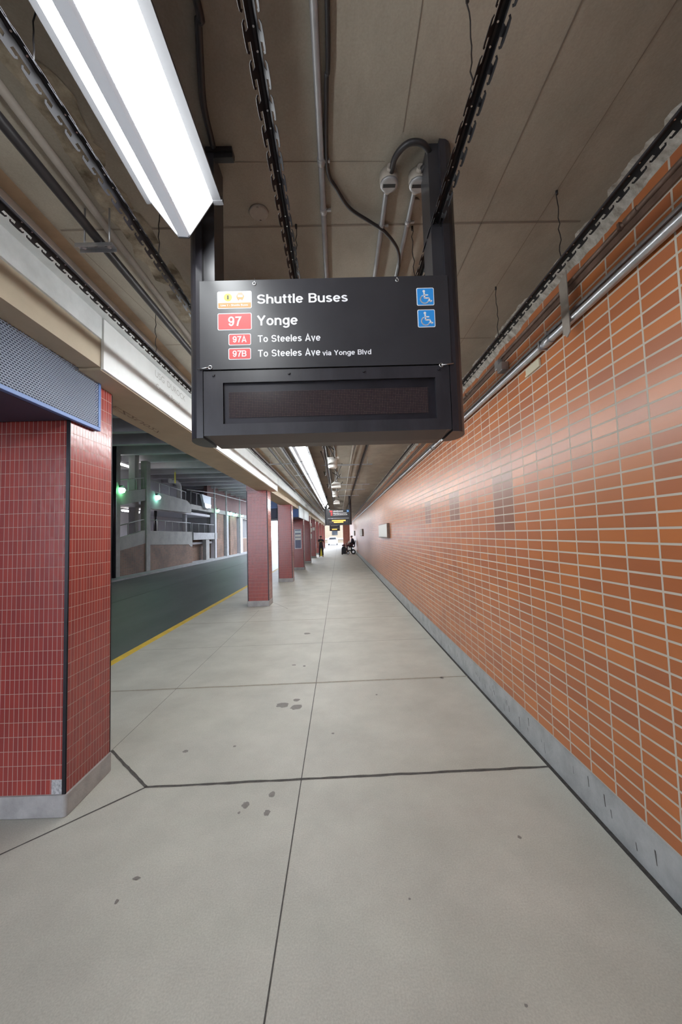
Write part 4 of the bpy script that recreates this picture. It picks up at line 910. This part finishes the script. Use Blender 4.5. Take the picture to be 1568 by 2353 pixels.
# ------------------------------------------------------------------ people
def skin(name, verts, edges, m, parent, sub=2, root=0):
    me = bpy.data.meshes.new(name); me.from_pydata([v[:3] for v in verts], edges, []); me.materials.append(m)
    o = bpy.data.objects.new(name, me); COL.objects.link(o); o.parent = parent
    md = o.modifiers.new('skin', 'SKIN'); md.use_smooth_shade = True
    if not me.skin_vertices: me.skin_vertices.new()
    for i, v in enumerate(verts):
        r = v[3]; me.skin_vertices[0].data[i].radius = (r, v[4] if len(v) > 4 else r)
        me.skin_vertices[0].data[i].use_root = (i == root)
    s_ = o.modifiers.new('sub', 'SUBSURF'); s_.levels = sub; s_.render_levels = sub
    return o
def hand(V, E, wrist, d, side, palm_n):
    """five fingers rooted in a palm; d = direction the hand points, side = thumb side"""
    d = Vector(d).normalized(); side = Vector(side).normalized(); pn = Vector(palm_n).normalized(); w_ = Vector(V[wrist][:3])
    V.append((*(w_ + d * .05), .026, .014)); p = len(V) - 1; E.append((wrist, p))
    for k, (o_, l) in enumerate(((.024, .062), (.008, .070), (-.008, .066), (-.023, .052))):
        a = w_ + d * .085 + side * o_; b_ = a + d * l * .5 + pn * .006; c_ = b_ + d * l * .42 + pn * .016
        V.append((*a, .009)); E.append((p, len(V) - 1)); V.append((*b_, .008)); E.append((len(V) - 2, len(V) - 1)); V.append((*c_, .007)); E.append((len(V) - 2, len(V) - 1))
    a = w_ + d * .04 + side * .034; b_ = a + d * .032 + side * .014 + pn * .01
    V.append((*a, .011)); E.append((p, len(V) - 1)); V.append((*b_, .009)); E.append((len(V) - 2, len(V) - 1))
def head_parts(t, c, fwd, hair_m, cap=False):
    c = Vector(c); fw = Vector(fwd).normalized(); rt = fw.cross(Vector((0, 0, 1)))
    g = MB()
    def ball(p, rx, n=10):
        g.lathe(p, [(max(.001, rx * math.sin(math.pi * i / n)), -rx * math.cos(math.pi * i / n)) for i in range(n + 1)], 12)
    for s_ in (-1, 1): ball(c + fw * .088 + rt * s_ * .03 + Vector((0, 0, .01)), .011)
    g.build('eyes', M['black'], t)
    g = MB(); g.tube([c + fw * .090 + Vector((0, 0, -.008)), c + fw * .108 + Vector((0, 0, -.03)), c + fw * .092 + Vector((0, 0, -.034))], [.009, .013, .008], 8)
    g.tube([c + fw * .088 + rt * .025 + Vector((0, 0, -.062)), c + fw * .094 + Vector((0, 0, -.063)), c + fw * .088 - rt * .025 + Vector((0, 0, -.062))], [.004, .007, .004], 8)
    for s_ in (-1, 1): g.tube([c + rt * s_ * .078 + Vector((0, 0, -.03)), c + rt * s_ * .086 + Vector((0, 0, .02))], [.010, .016], 8)
    g.build('face', M['skin'], t)
    g = MB(); prof = [(.002, .118), (.045, .112), (.078, .085), (.092, .045), (.093, .012), (.086, .005)]
    cc = c - fw * .012; g.lathe(cc, list(reversed(prof)), 18)
    if cap: g.add([tuple(cc + fw * .08 + rt * .07 + Vector((0, 0, .03))), tuple(cc + fw * .16 + rt * .05 + Vector((0, 0, .022))), tuple(cc + fw * .16 - rt * .05 + Vector((0, 0, .022))), tuple(cc + fw * .08 - rt * .07 + Vector((0, 0, .03)))], [(0, 1, 2, 3)])
    g.build('cap' if cap else 'hair', hair_m, t)

# standing person, walking towards the camera
pt = thing('person', 'person in a dark T-shirt, cap and dark trousers standing by the red columns', 'person', (-1.40, 29.3, 0))
V = [(0, 0, .86, .12, .095), (0, 0, 1.0, .125, .09), (0, -.01, 1.15, .145, .095), (0, -.005, 1.30, .15, .09), (0, 0, 1.37, .07, .06), (0, -.01, 1.42, .048, .05), (0, -.025, 1.50, .07, .085), (0, -.025, 1.57, .068, .082), (0, -.02, 1.61, .035, .04)]
E = [(i, i + 1) for i in range(8)]
for s_ in (-1, 1):
    n0 = len(V); V += [(s_ * .17, 0, 1.315, .055), (s_ * .215, .01 * s_, 1.20, .046), (s_ * .25, .03 * s_, 1.06, .038), (s_ * .265, -.02, .93, .033), (s_ * .268, -.05, .84, .025, .018)]
    E += [(3, n0), (n0, n0 + 1), (n0 + 1, n0 + 2), (n0 + 2, n0 + 3), (n0 + 3, n0 + 4)]
    hand(V, E, n0 + 4, (0, -.2, -1), (0, -1, 0), (-s_, 0, 0))
    n1 = len(V); V += [(s_ * .085, 0, .80, .085), (s_ * .10, -.03 * s_, .62, .072), (s_ * .115, -.05 * s_, .46, .055), (s_ * .125, .0, .28, .05), (s_ * .13, .02 * s_, .09, .034), (s_ * .135, -.10, .035, .032, .025)]
    E += [(0, n1)] + [(n1 + i, n1 + i + 1) for i in range(5)]
skin('body', V, E, M['skin'], pt)
V = [(0, 0, .83, .152, .120), (0, 0, .87, .154, .122), (0, 0, .96, .152, .118), (0, 0, 1.06, .150, .112), (0, -.01, 1.18, .165, .115), (0, -.005, 1.31, .175, .112), (0, 0, 1.365, .085, .075)]
E = [(i, i + 1) for i in range(6)]
for s_ in (-1, 1):
    n0 = len(V); V += [(s_ * .175, 0, 1.315, .088), (s_ * .222, .01 * s_, 1.18, .064)]; E += [(5, n0), (n0, n0 + 1)]
skin('t_shirt', V, E, M['tee'], pt)
V = [(0, 0, .90, .140, .110), (0, 0, 1.0, .132, .102)]; E = [(0, 1)]
for s_ in (-1, 1):
    n1 = len(V); V += [(s_ * .088, 0, .80, .10), (s_ * .10, -.03 * s_, .62, .088), (s_ * .115, -.05 * s_, .46, .072), (s_ * .125, .0, .28, .066), (s_ * .13, .02 * s_, .09, .055)]; E += [(0, n1)] + [(n1 + i, n1 + i + 1) for i in range(4)]
skin('trousers', V, E, M['trous'], pt)
for s_ in (-1, 1): skin('shoe', [(s_ * .13, .06, .045, .045, .04), (s_ * .132, -.03, .045, .048, .04), (s_ * .137, -.15, .034, .042, .03)], [(0, 1), (1, 2)], M['rubber'], pt)
head_parts(pt, (0, -.025, 1.525), (0, -1, 0), M['black'], True)
g = MB(); g.box(-.06, .05, -.127, -.122, 1.19, 1.22); g.build('shirt_print', M['tape'], pt)
m_ = MB(); m_.prism([(-.16, 0), (.16, 0), (.13, .62), (-.13, .62)], 0, .06, 'Y')
o = m_.build('floor_board', M['tape'], loc=(-1.44, 30.6, 0)); tag(o, 'yellow board standing on the floor behind the standing person', 'board')

# seated person on a mobility chair, facing left, with bags in front
WY = 32.4
wc = thing('wheelchair', 'dark wheelchair with small wheels beside the orange wall', 'wheelchair', (1.02, WY, 0))
for (sx, sy, r, nm) in ((-.28, -.24, .12, 'front_wheel'), (-.28, .24, .12, 'front_wheel'), (.16, -.28, .20, 'rear_wheel'), (.16, .28, .20, 'rear_wheel')):
    g = MB(); g.cyl((sx, sy - .025, r), r, .05, 'Y', 22); g.build(nm, M['rubber'], wc)
    g = MB(); g.cyl((sx, sy - .03, r), r * .5, .06, 'Y', 14); g.build('hub', M['chrome'], wc)
g = MB(); g.box(-.36, .30, -.20, .20, .26, .34); g.build('base', M['bagb'], wc, bevel=.02)
g = MB(); g.box(-.22, .26, -.24, .24, .56, .66); g.build('seat', M['bagb'], wc, bevel=.025)
g = MB(); g.cyl((.02, 0, .34), .05, .22, 'Z', 12); g.build('seat_post', M['dark'], wc)
g = MB(); g.prism([(.24, .62), (.32, .62), (.40, 1.15), (.34, 1.16)], -.23, .23, 'Y'); g.build('backrest', M['bagb'], wc, bevel=.02)
g = MB(); g.tube([(-.30, 0, .30), (-.40, 0, .8), (-.36, 0, .95)], .025, 8); g.tube([(-.36, -.24, .98), (-.36, 0, .95), (-.36, .24, .98)], .018, 8); g.build('tiller', M['dark'], wc)
for sy in (-.25, .25):
    g = MB(); g.tube([(.28, sy, .64), (.28, sy, .84), (-.12, sy, .84)], .02, 8); g.build('armrest', M['dark'], wc)
sp = thing('person', 'person in a dark jacket seated in the wheelchair, facing left', 'person', (1.02, WY, 0))
V = [(.12, 0, .76, .13, .15), (.14, 0, .92, .12, .14), (.15, 0, 1.08, .12, .15), (.12, 0, 1.22, .11, .14), (.10, 0, 1.30, .06, .07), (.08, 0, 1.35, .05, .05), (.055, 0, 1.43, .085, .07), (.055, 0, 1.50, .082, .068), (.065, 0, 1.54, .04, .035)]
E = [(i, i + 1) for i in range(8)]
for s_ in (-1, 1):
    n0 = len(V); V += [(.13, s_ * .17, 1.24, .06), (.10, s_ * .22, 1.09, .05), (.02, s_ * .23, .95, .042), (-.14, s_ * .19, .93, .036), (-.22, s_ * .16, .94, .026, .02)]
    E += [(3, n0), (n0, n0 + 1), (n0 + 1, n0 + 2), (n0 + 2, n0 + 3), (n0 + 3, n0 + 4)]
    hand(V, E, n0 + 4, (-1, -.2 * s_, 0), (0, -s_, .3), (0, 0, -1))
    n1 = len(V); V += [(.05, s_ * .10, .76, .09), (-.16, s_ * .11, .75, .08), (-.34, s_ * .11, .72, .062), (-.36, s_ * .11, .50, .052), (-.37, s_ * .11, .30, .04), (-.38, s_ * .11, .12, .034), (-.47, s_ * .11, .08, .03, .025)]
    E += [(0, n1)] + [(n1 + i, n1 + i + 1) for i in range(6)]
skin('body', V, E, M['skin'], sp)
V = [(.12, 0, .76, .155, .17), (.14, 0, .92, .15, .17), (.15, 0, 1.08, .15, .18), (.12, 0, 1.22, .13, .16), (.10, 0, 1.30, .085, .09)]; E = [(i, i + 1) for i in range(4)]
for s_ in (-1, 1):
    n0 = len(V); V += [(.13, s_ * .175, 1.245, .092), (.10, s_ * .225, 1.09, .066), (.02, s_ * .235, .95, .058), (-.14, s_ * .19, .93, .05)]; E += [(3, n0)] + [(n0 + i, n0 + i + 1) for i in range(3)]
skin('jacket', V, E, M['jacket'], sp)
V = [(.10, 0, .76, .14, .15)]; E = []
for s_ in (-1, 1):
    n1 = len(V); V += [(.05, s_ * .10, .77, .105), (-.16, s_ * .11, .76, .095), (-.34, s_ * .11, .72, .078), (-.36, s_ * .11, .50, .066), (-.37, s_ * .11, .26, .056)]; E += [(0, n1)] + [(n1 + i, n1 + i + 1) for i in range(4)]
skin('trousers', V, E, M['maroon'], sp)
for s_ in (-1, 1): skin('shoe', [(-.35, s_ * .11, .07, .045), (-.42, s_ * .11, .065, .046, .042), (-.52, s_ * .11, .05, .04, .03)], [(0, 1), (1, 2)], M['shoe'], sp)
head_parts(sp, (.055, 0, 1.45), (-1, 0, 0), M['hair'])
bt = thing('trolley_bag', 'black wheeled bag standing in front of the wheelchair', 'bag', (.38, WY - .45, 0))
g = MB(); g.prism([(-.20, .05), (.20, .05), (.22, .45), (.16, .66), (-.10, .70), (-.19, .5)], -.17, .17, 'Y'); g.build('body', M['bagb'], bt, bevel=.04)
for s_ in (-1, 1): MB().cyl((-.14, s_ * .17 - .02, .06), .06, .04, 'Y', 14).build('wheel', M['rubber'], bt)
g = MB(); g.tube([(.12, -.12, .6), (.16, -.12, .92), (.16, .12, .92), (.12, .12, .6)], .012, 8); g.build('handle', M['chrome'], bt)
g = MB(); g.prism([(-.13, 0), (.12, 0), (.15, .12), (.06, .26), (.02, .33), (-.03, .25), (-.15, .10)], -.11, .11, 'Y')
tag(g.build('plastic_bag', M['bagw'], bevel=.04, loc=(.87, WY, .85)), 'white plastic bag on the seated person\'s lap', 'bag')
g = MB(); g.prism([(-.16, 0), (.14, 0), (.16, .10), (.02, .16), (-.14, .12)], -.12, .12, 'Y')
tag(g.build('bundle', M['maroon'], bevel=.04, loc=(.38, WY - .45, .705)), 'maroon bundle on top of the black wheeled bag', 'bundle')
